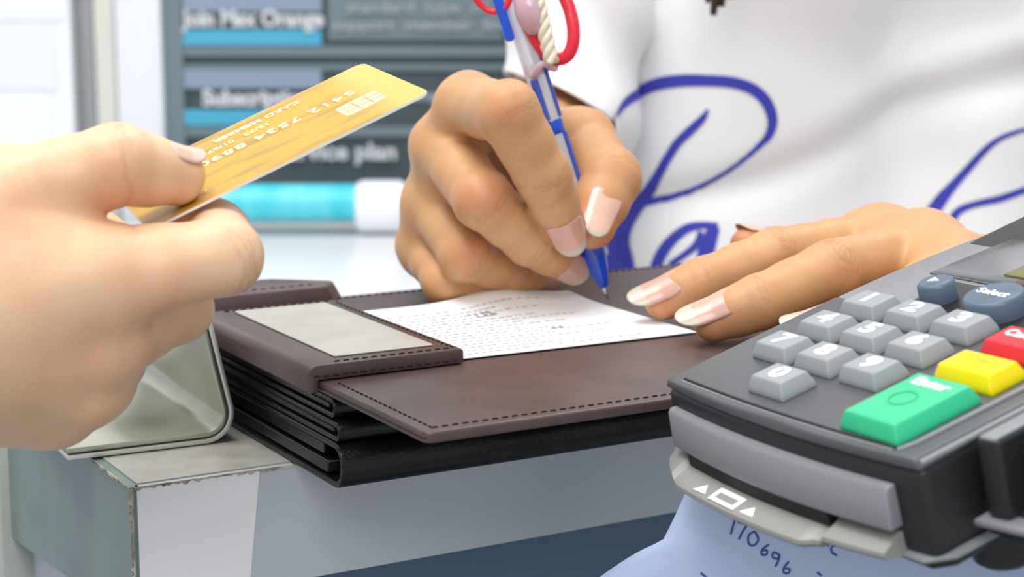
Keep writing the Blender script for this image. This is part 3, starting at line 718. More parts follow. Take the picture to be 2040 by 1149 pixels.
def grow(sdf, lo, hi, h, B=8):
    """surface of the volume sdf < 0 inside the box lo..hi on a grid of step h (only blocks near the surface are computed)"""
    lo = np.array(lo, float); n = (np.ceil((np.array(hi) - lo) / h / B).astype(int)) * B; nb = n // B
    idx = np.stack(np.meshgrid(*[np.arange(k) for k in nb], indexing='ij'), -1).reshape(-1, 3)
    cen = lo + (idx * B + B / 2) * h
    dc = np.concatenate([sdf(cen[i:i + 200000]) for i in range(0, len(cen), 200000)])
    F_ = np.full(n + 1, 1e3, np.float32)
    for (i, j, k), c in zip(idx[dc < 0], dc[dc < 0]): F_[i * B:i * B + B + 1, j * B:j * B + B + 1, k * B:k * B + B + 1] = -1e3
    act = idx[np.abs(dc) < B * h * .9 + 4]
    o = np.stack(np.meshgrid(*[np.arange(B + 1)] * 3, indexing='ij'), -1).reshape(-1, 3)
    for c0 in range(0, len(act), 250):
        blk = act[c0:c0 + 250]; pts = (blk[:, None, :] * B + o[None]).reshape(-1, 3)
        v = sdf(lo + pts * h); F_[pts[:, 0], pts[:, 1], pts[:, 2]] = v
    F_[0] = F_[-1] = 1e3; F_[:, 0] = F_[:, -1] = 1e3; F_[:, :, 0] = F_[:, :, -1] = 1e3
    S = F_ < 0; nx, ny, nz = F_.shape
    cnt = np.zeros((nx - 1, ny - 1, nz - 1), np.int8)
    for dx in (0, 1):
        for dy in (0, 1):
            for dz in (0, 1): cnt += S[dx:nx - 1 + dx, dy:ny - 1 + dy, dz:nz - 1 + dz]
    ci = np.argwhere((cnt > 0) & (cnt < 8)); cid = -np.ones(cnt.shape, np.int64); cid[ci[:, 0], ci[:, 1], ci[:, 2]] = np.arange(len(ci))
    acc = np.zeros((len(ci), 3)); num = np.zeros(len(ci))
    cor = [(x, y, z) for x in (0, 1) for y in (0, 1) for z in (0, 1)]
    for a in cor:
        for ax in range(3):
            if a[ax]: continue
            b = list(a); b[ax] = 1
            fa = F_[ci[:, 0] + a[0], ci[:, 1] + a[1], ci[:, 2] + a[2]]; fb = F_[ci[:, 0] + b[0], ci[:, 1] + b[1], ci[:, 2] + b[2]]
            m = (fa < 0) != (fb < 0); t = np.where(m, fa / np.where(m, fa - fb, 1), 0)
            q = np.tile(np.array(a, float), (len(ci), 1)); q[:, ax] = t
            acc[m] += q[m]; num[m] += 1
    V = lo + (ci + acc / num[:, None]) * h
    faces = []
    for ax in range(3):
        u, v = (ax + 1) % 3, (ax + 2) % 3
        sl0 = [slice(None)] * 3; sl1 = [slice(None)] * 3; sl0[ax] = slice(0, -1); sl1[ax] = slice(1, None)
        e = S[tuple(sl0)] != S[tuple(sl1)]; ei = np.argwhere(e)
        ei = ei[(ei[:, u] > 0) & (ei[:, v] > 0)]
        ins = S[ei[:, 0], ei[:, 1], ei[:, 2]]
        def c(du, dv):
            q = ei.copy(); q[:, u] -= du; q[:, v] -= dv; return cid[q[:, 0], q[:, 1], q[:, 2]]
        qd = np.stack([c(1, 1), c(0, 1), c(0, 0), c(1, 0)], 1); qd[~ins] = qd[~ins][:, ::-1]; faces.append(qd)
    Fc = np.concatenate(faces); Fc = Fc[(Fc >= 0).all(1)]
    for _ in range(3):                                   # settle the vertices on the true surface
        d = sdf(V); e = .25
        g = np.stack([sdf(V + np.eye(3)[k] * e) - d for k in range(3)], 1) / e
        V = V - np.clip(d, -h, h)[:, None] * g / np.maximum((g * g).sum(1), .3)[:, None]
    return V, Fc
def to_mesh(name, V, Fc, sc=.001):
    me = bpy.data.meshes.new(name); me.from_pydata((V * sc).tolist(), [], Fc.tolist()); me.update(); return me
def paint(me, blushes, creases=()):
    n = len(me.vertices); co = np.empty(n * 3); me.vertices.foreach_get('co', co); co = co.reshape(-1, 3) * 1000
    v = np.zeros(n); c = np.zeros(n)
    for p0, r, s_ in blushes: v = np.maximum(v, s_ * np.exp(-(((co - p0) ** 2).sum(1)) / r ** 2))
    for p0, ax, dn, rad, wd, dep in creases:
        q = co - p0; t = q @ ax; bn = q @ np.cross(ax, dn); t = t + .5 * np.sin(bn * .55 + p0[0]) + .25 * np.sin(bn * 1.7 + p0[1]); sd = q @ dn; r = np.sqrt((q * q).sum(1)); c = np.maximum(c, .30 * np.exp(-(t / (wd * .8)) ** 2) * np.clip(sd / rad * 1.6 - .4, 0, 1) * (r < 2 * rad))
    for nm, arr in (('blush', v), ('crease', c)):
        at = me.attributes.new(nm, 'FLOAT', 'POINT'); at.data.foreach_set('value', arr.astype(np.float32))
PM = lambda x, y, d: P(x, y, d) * 1000
def unit(v): v = np.array(v, float); return v / np.linalg.norm(v)
def crease(fl, prev, joint, nxt, r, dors, offs=(0,), dep=.35, wd=.45):
    ax = unit(nxt - prev); dn = unit(dors - ax * (ax @ dors))
    for o in offs: fl.creases.append((joint + ax * o, ax, dn, r, wd, dep))
def nail(parent, D, Tp, rD, rT, dors, base, L, free, hw, pale, name='fingernail', arc=58, drop=.0):
    """almond nail plate along the last finger segment; base = mm behind the tip centre, L length, free = white part"""
    a = unit(Tp - D); n_ = unit(dors - a * (a @ dors)); b_ = np.cross(a, n_); seg = np.linalg.norm(Tp - D)
    NS, NC = 26, 14; rows = []; bm = bmesh.new()
    for i in range(NS + 1):
        s_ = i / NS; t = -base + L * s_; c = Tp + a * t
        rr = (rT + (rD - rT) * max(0, -t) / seg) if t < 0 else rT
        if t > 0: c = c - n_ * drop * t * t
        if s_ < .18: wf = math.sqrt(max(0, 1 - ((.18 - s_) / .18) ** 2)) * .45 + .55 * min(1, s_ / .05 + .35)
        elif s_ > .5: wf = max(.001, 1 - ((s_ - .5) / .503) ** 2.4) ** .6
        else: wf = 1
        am = math.radians(arc) * wf * hw
        row = []
        for j in range(NC + 1):
            ph = am * (2 * j / NC - 1)
            p = c + n_ * (rr * math.cos(ph) + .32) + b_ * rr * 1.04 * math.sin(ph)
            row.append(bm.verts.new(p * .001))
        rows.append(row)
    for i in range(NS):
        for j in range(NC):
            f = bm.faces.new((rows[i][j], rows[i][j + 1], rows[i + 1][j + 1], rows[i + 1][j]))
            cen = (2 * (j + .5) / NC - 1); edge = (L - free - 1.3 * (1 - cen * cen) * 0 - 1.2 * cen * cen) / L
            f.material_index = 1 if (i + .5) / NS > edge else 0
    bmesh.ops.recalc_face_normals(bm, faces=bm.faces)
    me = bpy.data.meshes.new(name); bm.to_mesh(me); bm.free()
    o = link(name, me, [M['nail_l' if pale else 'nail_t'], M['nail_free']], parent)
    sm = o.modifiers.new('thickness', 'SOLIDIFY'); sm.thickness = .0005; sm.offset = 0
    return o
def waist(js):
    out = []
    for i, ((a, ra), (b, rb)) in enumerate(zip(js, js[1:])):
        out += [(a, ra), ((a + b) / 2, (ra + rb) / 2 * (.95 if i < len(js) - 2 else 1.0))]
    return out + [js[-1]]
def chain(*js): return [(PM(x, y, d), r) for x, y, d, r in js]

# ---- the writing hand (image centre) and its forearm
rh = Flesh(); rh.kp = 9
rI = chain((934, 212, .668, 11.2), (1011, 224, .628, 11.2), (1081, 348, .638, 9.9), (1125, 450, .658, 7.8))
rM = chain((882, 292, .680, 11.2), (962, 398, .648, 10.8), (1056, 478, .665, 9.6), (1130, 524, .682, 7.6))
rR = chain((862, 404, .694, 10.6), (928, 506, .670, 10.3), (1018, 543, .688, 9.0), (1078, 552, .704, 7.6))
rP = chain((846, 490, .702, 9.6), (888, 562, .681, 8.8), (955, 572, .686, 7.4), (1020, 569, .696, 6.6))
rT = chain((1100, 300, .735, 13), (1160, 282, .704, 12.2), (1214, 356, .680, 12.0), (1180, 450, .668, 8.8))
rh.chains = [waist(c) for c in (rI, rM, rR, rP, rT)]; rh.kf = 4
wr = PM(1025, 350, .765); el = PM(1122, 268, .945)
for ch, k in ((rI, 8), (rM, 8), (rR, 8), (rP, 8)): rh.palm.append((wr, ch[0][0], 19, ch[0][1] - .6, k))
rh.palm.append((wr, rT[1][0], 17, 10.5, 10)); rh.palm.append((rT[1][0], rI[0][0], 9.5, 8.0, 10))
rh.palm.append((wr, el, 20, 25, 12)); rh.kk = 1.2
for A_, B_ in ((rI, rM), (rM, rR), (rR, rP)):
    rh.palm.append((A_[0][0] + cD * 2, B_[0][0] + cD * 2, 9.4, 9.0, 7))
    if A_ is not rI: rh.palm.append((A_[0][0] * .72 + A_[1][0] * .28 + cD * 3, B_[0][0] * .72 + B_[1][0] * .28 + cD * 3, 7.5, 7.5, 8))
cam_d = -cD
for ch, dn in ((rI, cv(.1, .5, 1)), (rM, cv(-.2, .4, 1)), (rR, cv(-.4, .2, 1))):
    crease(rh, ch[1][0], ch[2][0], ch[3][0], ch[2][1], dn, (-1.3, .5), .30, .45)
    crease(rh, ch[0][0] * .3 + ch[1][0] * .7, ch[1][0], ch[2][0], ch[1][1], dn, (2.5, 4.2), .14, .6)
crease(rh, rT[1][0], rT[2][0], rT[3][0], rT[2][1], cv(.6, .5, .6), (-1.5, .6, 2.2), .2, .5)
rh.blush = [(rT[3][0], 12, .9), (rI[3][0], 9, .6), (rM[3][0], 10, .8), (rP[1][0], 8, .6), (rP[2][0], 9, .6), (rM[1][0] - cD * 8, 10, .7), (rI[1][0] - cD * 8, 9, .5), (rI[0][0], 10, .45), (rR[1][0] - cD * 7, 10, .6), (rM[0][0], 10, .45), (rP[0][0], 9, .5), (rT[1][0], 14, .5), (rT[2][0], 12, .35)]
# ---- the resting hand on the receipt
lh = Flesh()
lI = chain((1757, 478, .668, 11.6), (1548, 508, .648, 10.0), (1402, 562, .642, 9.0), (1322, 596, .643, 7.4))
lM = chain((1842, 498, .645, 12.0), (1657, 540, .616, 10.8), (1512, 602, .607, 9.2), (1424, 637, .608, 7.6))
lR = chain((1905, 540, .624, 11.0), (1785, 606, .594, 9.2), (1690, 645, .584, 8.4), (1610, 664, .582, 7.0))
lP = chain((1955, 575, .612, 9.5), (1870, 622, .588, 7.8), (1800, 650, .580, 7.0), (1730, 660, .580, 6.0))
lT = chain((1860, 515, .700, 13), (1730, 505, .712, 10.5), (1590, 500, .700, 8.8), (1492, 488, .692, 7.2))
lh.chains = [waist(c) for c in (lI, lM, lR, lP, lT)]
wl = PM(1995, 588, .694); ell = PM(2330, 560, .90)
for ch in (lI, lM, lR, lP): lh.palm.append((wl, ch[0][0], 16, ch[0][1] - .8, 8))
lh.palm.append((wl, lT[1][0], 14, 9.5, 8)); lh.palm.append((wl, ell, 19, 30, 12)); lh.kk = 1.8
for A_, B_ in ((lI, lM), (lM, lR), (lR, lP)):
    lh.palm.append((A_[0][0], B_[0][0], 10.6, 10.2, 9)); lh.palm.append((A_[0][0] * .78 + A_[1][0] * .22, B_[0][0] * .78 + B_[1][0] * .22, 8.5, 8.5, 9))
for ch, dn in ((lI, cv(0, 1, .6)), (lM, cv(0, 1, .6)), (lR, cv(0, 1, .5))):
    crease(lh, ch[1][0], ch[2][0], ch[3][0], ch[2][1], dn, (-1.2, .4), .22, .4)
    crease(lh, ch[0][0], ch[1][0], ch[2][0], ch[1][1], dn, (-2.6, -1.2, .2, 1.4, 2.6), .34, .42)
lh.blush = [(lI[3][0], 10, .8), (lM[3][0], 10, .7), (lT[3][0], 12, .9), (lM[1][0], 9, .35), (lI[1][0], 8, .3), (lI[2][0], 7, .25), (lM[2][0], 7, .25)]
# ---- the customer's hand holding the card
def CPn(x, y, h): return (PL(x, y, CC, cz_) + cz_ * h * .001) * 1000
ch_ = Flesh(); ch_.kf = 6
tipT = CPn(374, 404, 8.3); tipI = CPn(338, 398, -8.6)
cT = [(PM(-110, 470, .470), 15), (PM(28, 388, .462), 12.2), (PM(232, 328, .464), 10.4), (tipT, 7.9)]
cI = [(PM(190, 556, .462), 13.4), (PM(446, 511, .468), 10.0), (PM(430, 463, .489), 8.9), (tipI, 7.6)]
cM = chain((196, 668, .472, 13.2), (352, 612, .500, 9.8), (300, 556, .522, 8.8), (196, 464, .528, 7.4))
cRg = chain((172, 755, .482, 12.2), (224, 716, .512, 9.2), (210, 650, .535, 8.4), (170, 570, .535, 7.2))
cPk = chain((95, 796, .492, 10.4), (145, 788, .514, 8.2), (140, 730, .532, 7.6), (110, 665, .535, 6.6))
ch_.chains = [waist(c) for c in (cT, cI, cM, cRg, cPk)]
wc = PM(-230, 640, .462)
for c_, rr in ((cI, 12.4), (cM, 12.6), (cRg, 11.6), (cPk, 10.4)): ch_.palm.append((wc, c_[0][0], 27, rr, 10))
ch_.palm.append((PM(-230, 715, .47), cPk[0][0], 20, 10.2, 12)); ch_.palm.append((wc, PM(-20, 410, .465), 23, 12.5, 12))
ch_.palm.append((PM(-10, 450, .46), cI[0][0], 12, 11, 10)); ch_.palm.append((wc, PM(-700, 760, .44), 27, 36, 16)); ch_.palm.append((PM(-700, 760, .44), PM(-1500, 1000, .38), 36, 42, 16))
crease(ch_, cT[1][0], cT[2][0], cT[3][0], cT[2][1], cv(.1, 1, .4), (-1.5, .3, 2), .16, .5)
crease(ch_, cT[1][0], cT[2][0], cT[3][0], cT[2][1], cv(.3, -.8, .5), (1.0,), .35, .7)
crease(ch_, cI[0][0], cI[0][0] * .35 + cI[1][0] * .65 + cv(0, -9, 3), cI[1][0], 10, cv(-.1, -.9, .6), (0,), .5, .9)
crease(ch_, cI[0][0], cI[1][0], cI[2][0], cI[1][1], cv(1, -.2, .4), (-2, 0, 2), .15, .6)
ch_.blush = [(cT[2][0] + cv(0, -6, 6), 11, .9), (tipT, 9, .5), (cM[3][0], 10, .9), (cM[1][0], 10, .45), (cI[1][0], 7, .2), (cRg[1][0], 10, .4), (PM(60, 430, .45), 12, .6), (PM(330, 600, .46), 12, .55), (PM(285, 560, .445), 10, .4), (PM(215, 715, .455), 14, .4), (PM(270, 745, .49), 12, .6), (PM(200, 820, .49), 12, .5)]  # knuckle reds; those at the finger roots also paint crease shading

def bounds(*fl, extra=()):
    pts = [q for f in fl for c in f.chains for q, r in c] + list(extra); a = np.array(pts); return a.min(0) - 22, a.max(0) + 22

# customer
cu = empty('person', (-.2, .45, .9), 'customer with pale skin, only the hand and forearm in view, holding out the gold card', 'person')
lo, hi = bounds(ch_); lo = np.minimum(lo, PM(-420, 900, .44) - 20); lo[2] -= 10; hi[2] += 6
V, Fc = grow(ch_.sdf, lo, hi, 1.0)
me = to_mesh('body', V, Fc); paint(me, ch_.blush, ch_.creases)
# cut the flat end of the box off and carry the forearm on with a coarse skin
def coarse_join(me_fine, sdf, lo, hi, h, cut_p, cut_n, subset_r=75, me_coarse=None):
    bf = bmesh.new(); bf.from_mesh(me_fine)
    bmesh.ops.bisect_plane(bf, geom=bf.verts[:] + bf.edges[:] + bf.faces[:], plane_co=cut_p, plane_no=cut_n, clear_outer=True)
    if me_coarse is None:
        V, Fc = grow(sdf, lo, hi, h); me_coarse = to_mesh('c', V, Fc); fresh = True
    bc = bmesh.new(); bc.from_mesh(me_coarse)
    cp_ = Vector(cut_p); near = [v for v in bc.verts if (v.co - cp_).length < subset_r * .001]
    ns = set(near); geom = near + [e for e in bc.edges if e.verts[0] in ns and e.verts[1] in ns] + [f for f in bc.faces if all(v in ns for v in f.verts)]
    bmesh.ops.bisect_plane(bc, geom=geom, plane_co=cut_p, plane_no=cut_n, clear_inner=True)
    # drop whatever is left on the hand side near the cut
    nn = Vector(cut_n).normalized()
    dead = [v for v in bc.verts if (v.co - cp_).dot(nn) < -1e-5 and (v.co - cp_).length < subset_r * .0016]
    bmesh.ops.delete(bc, geom=dead, context='VERTS')
    me = bpy.data.meshes.new('t'); bc.to_mesh(me); bc.free(); bf.from_mesh(me); bpy.data.meshes.remove(me)
    es = [e for e in bf.edges if len(e.link_faces) == 1 and (e.verts[0].co - cp_).length < .12 and abs((e.verts[0].co - cp_).dot(nn)) < .002 and abs((e.verts[1].co - cp_).dot(nn)) < .002]
    try: bmesh.ops.bridge_loops(bf, edges=es)
    except Exception as ex: print('bridge', ex, len(es))
    bmesh.ops.recalc_face_normals(bf, faces=bf.faces)
    out = bpy.data.meshes.new('body'); bf.to_mesh(out); bf.free(); return out
cutp = (PM(-330, 664, .457)) / 1000; cutn = unit(PM(-700, 760, .44) - wc)
lo2 = np.minimum(PM(-1500, 1000, .38), PM(-330, 664, .457)) - 60; hi2 = np.maximum(PM(-1500, 1000, .38), PM(-200, 640, .457)) + 60
me = coarse_join(me, ch_.sdf, lo2, hi2, 4.0, cutp, cutn)
cb_ = link('body', me, M['skin_pale'], cu)
nail(cu, cT[2][0], cT[3][0], cT[2][1], cT[3][1], cv(.35, .95, .15), 6.5, 12.5, .9, .85, True)

# clerk
pe = empty('person', (.2, 1.06, 0), 'woman in a white T-shirt with blue script, writing on the receipt with a blue pen', 'person')
lo, hi = bounds(rh, extra=(wr,)); V, Fc = grow(rh.sdf, lo, hi, .9); fineR = to_mesh('r', V, Fc)
lo, hi = bounds(lh, extra=(wl,)); V, Fc = grow(lh.sdf, lo, hi, .9); fineL = to_mesh('l', V, Fc)
ta = math.radians(18); tx = np.array([math.cos(ta), math.sin(ta), 0]); ty = np.array([-math.sin(ta), math.cos(ta), 0]); TC = np.array([200., 1050., 0])
def TP(a, b, z): return TC + tx * a + ty * b + np.array([0, 0, z])
torso = [(TP(-78, 0, 1000), TP(-82, 0, 1230), 76, 74, 50), (TP(78, 0, 1000), TP(82, 0, 1230), 76, 74, 50),
         (TP(-80, 0, 940), TP(80, 0, 940), 92, 92, 40), (TP(-135, 5, 1300), TP(135, 5, 1300), 46, 46, 40), (TP(0, 5, 1300), TP(0, -12, 1420), 48, 47, 30),
         (TP(-62, -38, 1180), TP(-62, -38, 1190), 52, 52, 30), (TP(62, -38, 1180), TP(62, -38, 1190), 52, 52, 30),
         (TP(-80, 0, 900), TP(-85, -10, 480), 80, 52, 30), (TP(85, 0, 900), TP(85, -10, 480), 80, 52, 30),
         (TP(-85, -10, 480), TP(-90, 25, 70), 50, 32, 20), (TP(85, -10, 480), TP(90, 25, 70), 50, 32, 20),
         (TP(-90, 15, 38), TP(-96, -50, 28), 34, 26, 20), (TP(90, 15, 38), TP(96, -50, 28), 34, 26, 20)]
shR = TP(-150, 5, 1290); shL = TP(150, 5, 1290)
arms = [(shR, el, 38, 28, 25), (shL, ell, 40, 32, 25), (el, wr, 25, 20, 12), (ell, wl, 30, 19, 12)]
hd = TP(0, -30, 1500)
def ell_d(p, c, r): q = (p - c) / np.array(r); L = np.sqrt((q * q).sum(1)); return (L - 1) * min(r)
def head_sdf(p):
    d = ell_d(p, hd + (0, 8, 12), (76, 92, 98)); d = smin(d, ell_d(p, hd + (0, -22, -42), (56, 62, 66)), 25)
    d = smin(d, cone(p, hd + np.array([0, -84, 8]), hd + np.array([0, -104, -18]), 6, 10), 9)               # nose
    for s_ in (-1, 1):
        d = np.maximum(d, -ell_d(p, hd + np.array([s_ * 30, -92, 10]), (17, 14, 10)) * .6 - 2)               # eye sockets
        d = smin(d, ell_d(p, hd + np.array([s_ * 30, -72, 8]), (15, 13, 12)), 4)
        d = smin(d, ell_d(p, hd + np.array([s_ * 76, 10, -5]), (9, 16, 28)), 5)                               # ears
    d = smin(d, cone(p, hd + np.array([-18, -80, -48]), hd + np.array([18, -80, -48]), 7, 7), 5)             # lips
    return d
def body_sdf(p):
    d = None
    for a, b, ra, rb, k in torso + arms:
        c = cone(p, a, b, ra, rb); d = c if d is None else smin(d, c, k)
    return smin(d, head_sdf(p), 14)
V, Fc = grow(body_sdf, (-140, 560, -4), (560, 1260, 1640), 6.0); me = to_mesh('c', V, Fc)
fr_ = .62
me1 = coarse_join(fineR, None, None, None, 0, (wr * (1 - fr_) + el * fr_) / 1000 if False else (wr * .72 + el * .28) / 1000, unit(el - wr), 62, me)
def add_hand(body, fine, w_, e_, f):
    return coarse_join(fine, None, None, None, 0, (w_ * (1 - f) + e_ * f) / 1000, unit(e_ - w_), 62, body)
fR = .10; fL = .10
me1 = add_hand(me, fineR, wr, el, fR)
me2 = add_hand(me1, fineL, wl, ell, fL)
paint(me2, rh.blush + lh.blush, rh.creases + lh.creases)
body = link('body', me2, M['skin_tan'], pe)
nail(pe, rI[2][0], rI[3][0], rI[2][1], rI[3][1], cv(-.10, .1, 1), 9.0, 17.5, 3.6, .92, False)
nail(pe, rT[2][0], rT[3][0], rT[2][1], rT[3][1], cv(.18, .1, 1), 11, 21, 2.4, .66, True)
nail(pe, rM[2][0], rM[3][0], rM[2][1], rM[3][1], cv(-.1, -.1, 1), 7, 12.5, 2.0, .85, False)
nail(pe, lI[2][0], lI[3][0], lI[2][1], lI[3][1], cv(0, .8, .75), 8.0, 20.0, 6.0, .80, False)
nail(pe, lM[2][0], lM[3][0], lM[2][1], lM[3][1], cv(0, .75, .7), 8.5, 21.0, 6.5, .78, False)
nail(pe, lR[2][0], lR[3][0], lR[2][1], lR[3][1], cv(0, .8, .7), 7, 17.0, 5, .88, True)
nail(pe, lT[2][0], lT[3][0], lT[2][1], lT[3][1], cv(-.2, .9, .1), 5, 11.0, 1.5, .75, True)
nail(pe, rR[2][0], rR[3][0], rR[2][1], rR[3][1], cv(-.1, -.3, 1), 6, 11, 2, .85, False)
nail(pe, rP[2][0], rP[3][0], rP[2][1], rP[3][1], cv(-.1, -.4, 1), 6, 10, 2, .85, False)
nail(pe, lP[2][0], lP[3][0], lP[2][1], lP[3][1], cv(0, .8, .7), 6, 12, 3, .88, True)

# T-shirt: volume around the torso with sleeves, folds pressed in, open at hem, cuffs and neck
hemR = el * .86 + shR * .14
def shirt_sdf(p):
    d = None
    for a, b, ra, rb, k in torso[:7]:
        if b[2] > 1400: continue
        c = cone(p, a, b, ra + 5, rb + 5); d = c if d is None else smin(d, c, k)
    q = p - TC; x = q @ tx; z = p[:, 2]
    # a long diagonal fold across the front and softer ones beside it
    t = (z - (1056 + .33 * (x + 70))); d = d + 5.0 * np.exp(-(t / 11) ** 2) - 4.0 * np.exp(-((t - 22) / 12) ** 2) * (1 / (1 + np.exp(-(x + 40) / 20)))
    t2 = (z - (1140 + .9 * (x + 150))); d = d + 2.5 * np.exp(-(t2 / 9) ** 2) - 2 * np.exp(-((t2 - 18) / 10) ** 2)
    s_ = smin(cone(p, shR, el * 1.08 - shR * .08, 46, 33), d + 1e3, 1)
    q2 = p - el; s_ = smin(s_, cone(p, el, el * .72 + wr * .28, 34, 33), 15); s_ = s_ + 2.2 * np.sin((q2[:, 2] + q2[:, 0] * .9) / 9.0)
    s2 = cone(p, shL, ell, 50, 44)
    return smin(smin(d, s_, 7), s2, 20)
V, Fc = grow(shirt_sdf, (-60, 860, 880), (460, 1260, 1380), 4.0); me = to_mesh('tshirt', V, Fc)
bm = bmesh.new(); bm.from_mesh(me)
def chop(co, no, cond):
    vs = [v for v in bm.verts if cond(v.co)]; ss = set(vs)
    g = vs + [e for e in bm.edges if e.verts[0] in ss and e.verts[1] in ss] + [f for f in bm.faces if all(v in ss for v in f.verts)]
    bmesh.ops.bisect_plane(bm, geom=g, plane_co=co, plane_no=no, clear_outer=True)
armn = unit(el - shR); hp = P(1150, 228, .94)
hn = unit(np.cross(P(1195, 248, .94) - P(1100, 190, .94), cD)); hn = hn if hn[2] < 0 else -hn
chop(hp, hn, lambda c: c.x < P(1202, 240, .99)[0] and c.z > .98)
chop((0, 0, .905), (0, 0, -1), lambda c: True)
nk = TP(0, -5, 1372) / 1000; chop(nk, (0, -.25, 1), lambda c: (Vector(nk) - c).length < .12)
la = unit(ell - shL); lp_ = (shL * .08 + ell * .92) / 1000; chop(lp_, la, lambda c: c.x > .28 and c.z > 1.0)
bmesh.ops.recalc_face_normals(bm, faces=bm.faces)
me2_ = bpy.data.meshes.new('tshirt'); bm.to_mesh(me2_); bm.free()
ts = link('tshirt', me2_, M['shirt'], pe)
sm = ts.modifiers.new('cloth', 'SOLIDIFY'); sm.thickness = .0012; sm.offset = 1
SB = BVHTree.FromPolygons([v.co[:] for v in me2_.vertices], [p.vertices[:] for p in me2_.polygons])
PRINT = [[(1221, 236, 3), (1240, 208, 14), (1268, 188, 20), (1310, 168, 24), (1360, 160, 24), (1412, 160, 22), (1460, 164, 22), (1500, 178, 22), (1526, 204, 22), (1537, 238, 20), (1530, 268, 16), (1508, 292, 10), (1475, 320, 8), (1440, 344, 8), (1405, 364, 9), (1370, 380, 12), (1330, 393, 14), (1290, 402, 16)],
         [(1412, 217, 4), (1400, 236, 14), (1380, 256, 17), (1352, 284, 17), (1330, 318, 17), (1312, 350, 18), (1294, 380, 24), (1270, 412, 32), (1244, 446, 44), (1232, 482, 52), (1236, 520, 58), (1242, 560, 62)],
         [(1431, 450, 10), (1400, 450, 14), (1372, 456, 17), (1346, 474, 20), (1324, 500, 22), (1310, 530, 22), (1304, 560, 20)],
         [(1424, 452, 22), (1416, 475, 28), (1408, 500, 32), (1404, 530, 34), (1400, 560, 34)], [(1398, 462, 12), (1388, 488, 14), (1362, 510, 12), (1336, 528, 12)],
         [(2075, 250, 3), (2030, 260, 8), (1990, 276, 10), (1960, 300, 13), (1930, 334, 15), (1900, 368, 18), (1876, 396, 24), (1852, 430, 28), (1838, 460, 28)],
         [(2090, 362, 12), (2040, 378, 13), (1990, 396, 14), (1940, 408, 13), (1908, 422, 15), (1893, 446, 18), (1894, 475, 20)]]
for st_ in PRINT:
    bm = stroke_on(SB, st_, .0019, 10); frombm('script_print', bm, M['shirt_blue'], ts, smooth=True)
# hair, with a lock that hangs in front of the shoulder
def hair_sdf(p):
    d = ell_d(p, hd + (0, 18, 22), (88, 100, 100)); d = smin(d, ell_d(p, hd + (0, 60, -60), (80, 50, 110)), 30)
    for s_ in (-1, 1): d = smin(d, cone(p, hd + np.array([s_ * 72, 10, 0]), hd + np.array([s_ * 78, -5, -130]), 24, 16), 20)
    face = ell_d(p, hd + np.array([0, -75, -25]), (56, 70, 78)); return np.maximum(d, -face)
V, Fc = grow(hair_sdf, hd - 210, hd + 160, 5.0); hair = link('hair', to_mesh('hair', V, Fc), M['hair'], pe)
hl = P(1436, 30, .885); top = (hd + np.array([-70, -6, -90])) / 1000
for k, (dx, dz, r_) in enumerate(((0, 0, .0055), (.004, .004, .005), (-.003, .006, .004), (.008, .008, .004))):
    a = Vector(top); c_ = Vector((hl[0] + dx - .004, hl[1] - .002, hl[2] + dz)); pts = []
    for i in range(17):
        t = i / 16; m_ = a.lerp(c_, t) + Vector((.0, -.03, .02)) * math.sin(math.pi * t); pts.append(m_)
    frombm('hair_lock', tube(pts, [r_ * (2 - 1.7 * (i / 16) ** 3) for i in range(17)], 8), M['hair'], hair, smooth=True)
tr_ = []
def trouser_sdf(p):
    d = None
    for a, b, ra, rb, k in (torso[2], torso[7], torso[8], torso[9], torso[10]):
        c = cone(p, a, b, ra + 6, rb + 12); d = c if d is None else smin(d, c, k)
    return d
V, Fc = grow(trouser_sdf, (-60, 850, 40), (440, 1260, 1060), 10.0); link('trousers', to_mesh('trousers', V, Fc), M['trousers'], pe)

# ------------------------------------------------------------------ pen in the writing hand
ptip = np.array([.0367, .6706, 1.0335]); ptop = P(1007, -40, .668)
pz = unit(ptop - ptip); px_ = unit(np.cross(cD, pz)); py_ = np.cross(pz, px_)
QM = axes_matrix(ptip, px_, py_, pz) @ Matrix.Scale(.001, 4)
pn = empty('ballpoint_pen', ptip, 'clear and blue ballpoint pen in the right hand with its tip on the receipt', 'pen')
def pp(name, bm, m, parent=None, **k): return frombm(name, bm, m, parent if parent else pn, xf=QM, **k)
pp('metal_tip', lathe([(.35, 0), (.5, .6), (1.1, 3.0), (1.3, 5.2)], 20), M['pen_tip'])
pp('blue_grip', lathe([(1.4, 5.0), (2.2, 6.5), (3.6, 12), (4.9, 19), (5.5, 24), (5.3, 27), (4.6, 29), (4.2, 40)], 28), M['pen_blue'])
pp('clear_barrel', lathe([(3.9, 40), (4.1, 41), (4.1, 66), (4.15, 120), (3.8, 124)], 28), M['pen_clear'])
pp('blue_ring', lathe([(4.2, 66), (4.35, 66.3), (4.35, 71), (4.2, 71.4)], 28), M['pen_blue'])
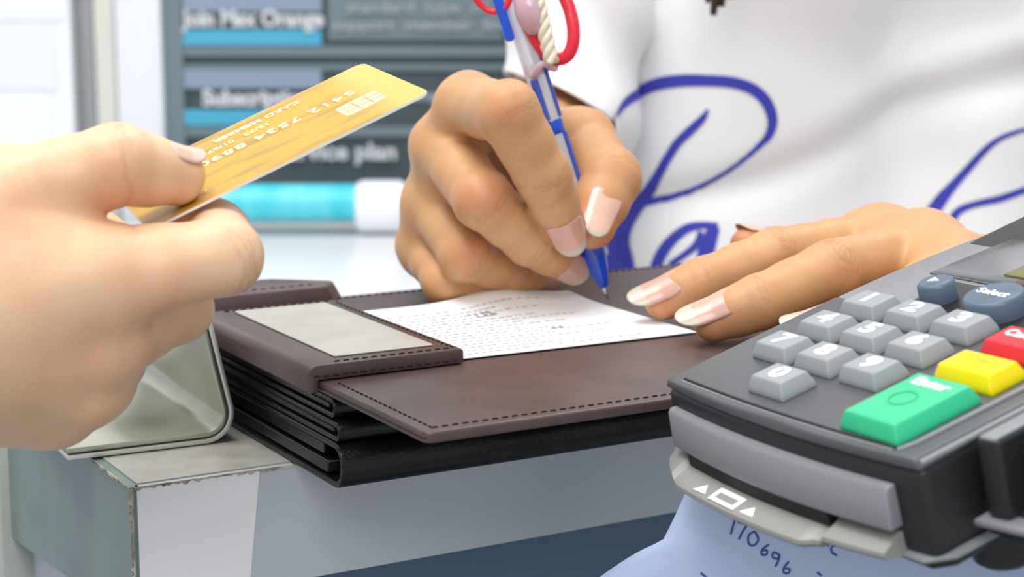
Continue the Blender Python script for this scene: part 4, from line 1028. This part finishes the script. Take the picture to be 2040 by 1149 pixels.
pp('ink_refill', tube([(-1.5, -3.4, 72), (-1.5, -3.5, 88)], 1.6, 10), M['pen_ink'])
pp('blue_stripe', tube([(3.1, -2.4, 45), (3.4, -2.4, 66)], 1.1, 8), M['pen_ink'])
pp('blue_stripe', tube([(3.5, -1.6, 72), (3.7, -1.7, 105)], 1.1, 8), M['pen_ink'])
pp('blue_cap', lathe([(4.4, 124), (4.6, 125), (4.6, 146), (3.6, 149), (2.2, 156), (1.9, 157)], 28), M['pen_blue'])
cl = pp('pocket_clip', prism(rrect(-1.9, 104, 1.9, 140, 1.8, 5), -.6, .6, 0, .3, 2), M['pen_blue']); 
cl.matrix_basis = QM @ Matrix.Translation((-5.2, -4.2, 0)) @ Matrix.Rotation(math.radians(90), 4, 'X') @ QM.inverted()
# charm: red loop, pink bead and cream cord tied to the pen
pk = pp('charm_bead', lathe([(.5, -9), (3.5, -7.5), (5.6, -3), (6, 1), (5, 5.5), (2.5, 8.5), (.5, 9.2)], 24), M['pink']); pk.matrix_basis = QM @ T(5.0, -7.0, 112) @ QM.inverted()
loop = [(11 + 8.0 * math.cos(t), -5 + 1.5 * math.sin(2 * t), 109 + 17 * math.sin(t)) for t in [2 * math.pi * k / 40 for k in range(40)]]
pp('red_loop', tube(loop, 2.5, 12, True), M['red'])
lp2 = [(-6 + 7.0 * math.cos(t), -3 + 1.0 * math.sin(2 * t), 126 + 10 * math.sin(t)) for t in [2 * math.pi * k / 32 for k in range(32)]]
pp('red_loop', tube(lp2, 1.3, 10, True), M['red'])
for k in range(3):
    cord = [(6.5 + 4.0 * (i / 40) + 1.7 * math.cos(i * .55 + k * 2.09), -9 + 1.7 * math.sin(i * .55 + k * 2.09), 92 + i * 1.05) for i in range(41)]
    pp('cream_cord', tube(cord, 1.35, 8), M['cream'])
pp('cord_knot', tube([(3 + 4.8 * math.cos(t), -1 + 6.2 * math.sin(t), 91 + 1.5 * math.sin(3 * t)) for t in [2 * math.pi * k / 30 for k in range(30)]], 1.4, 8, True), M['pink'])
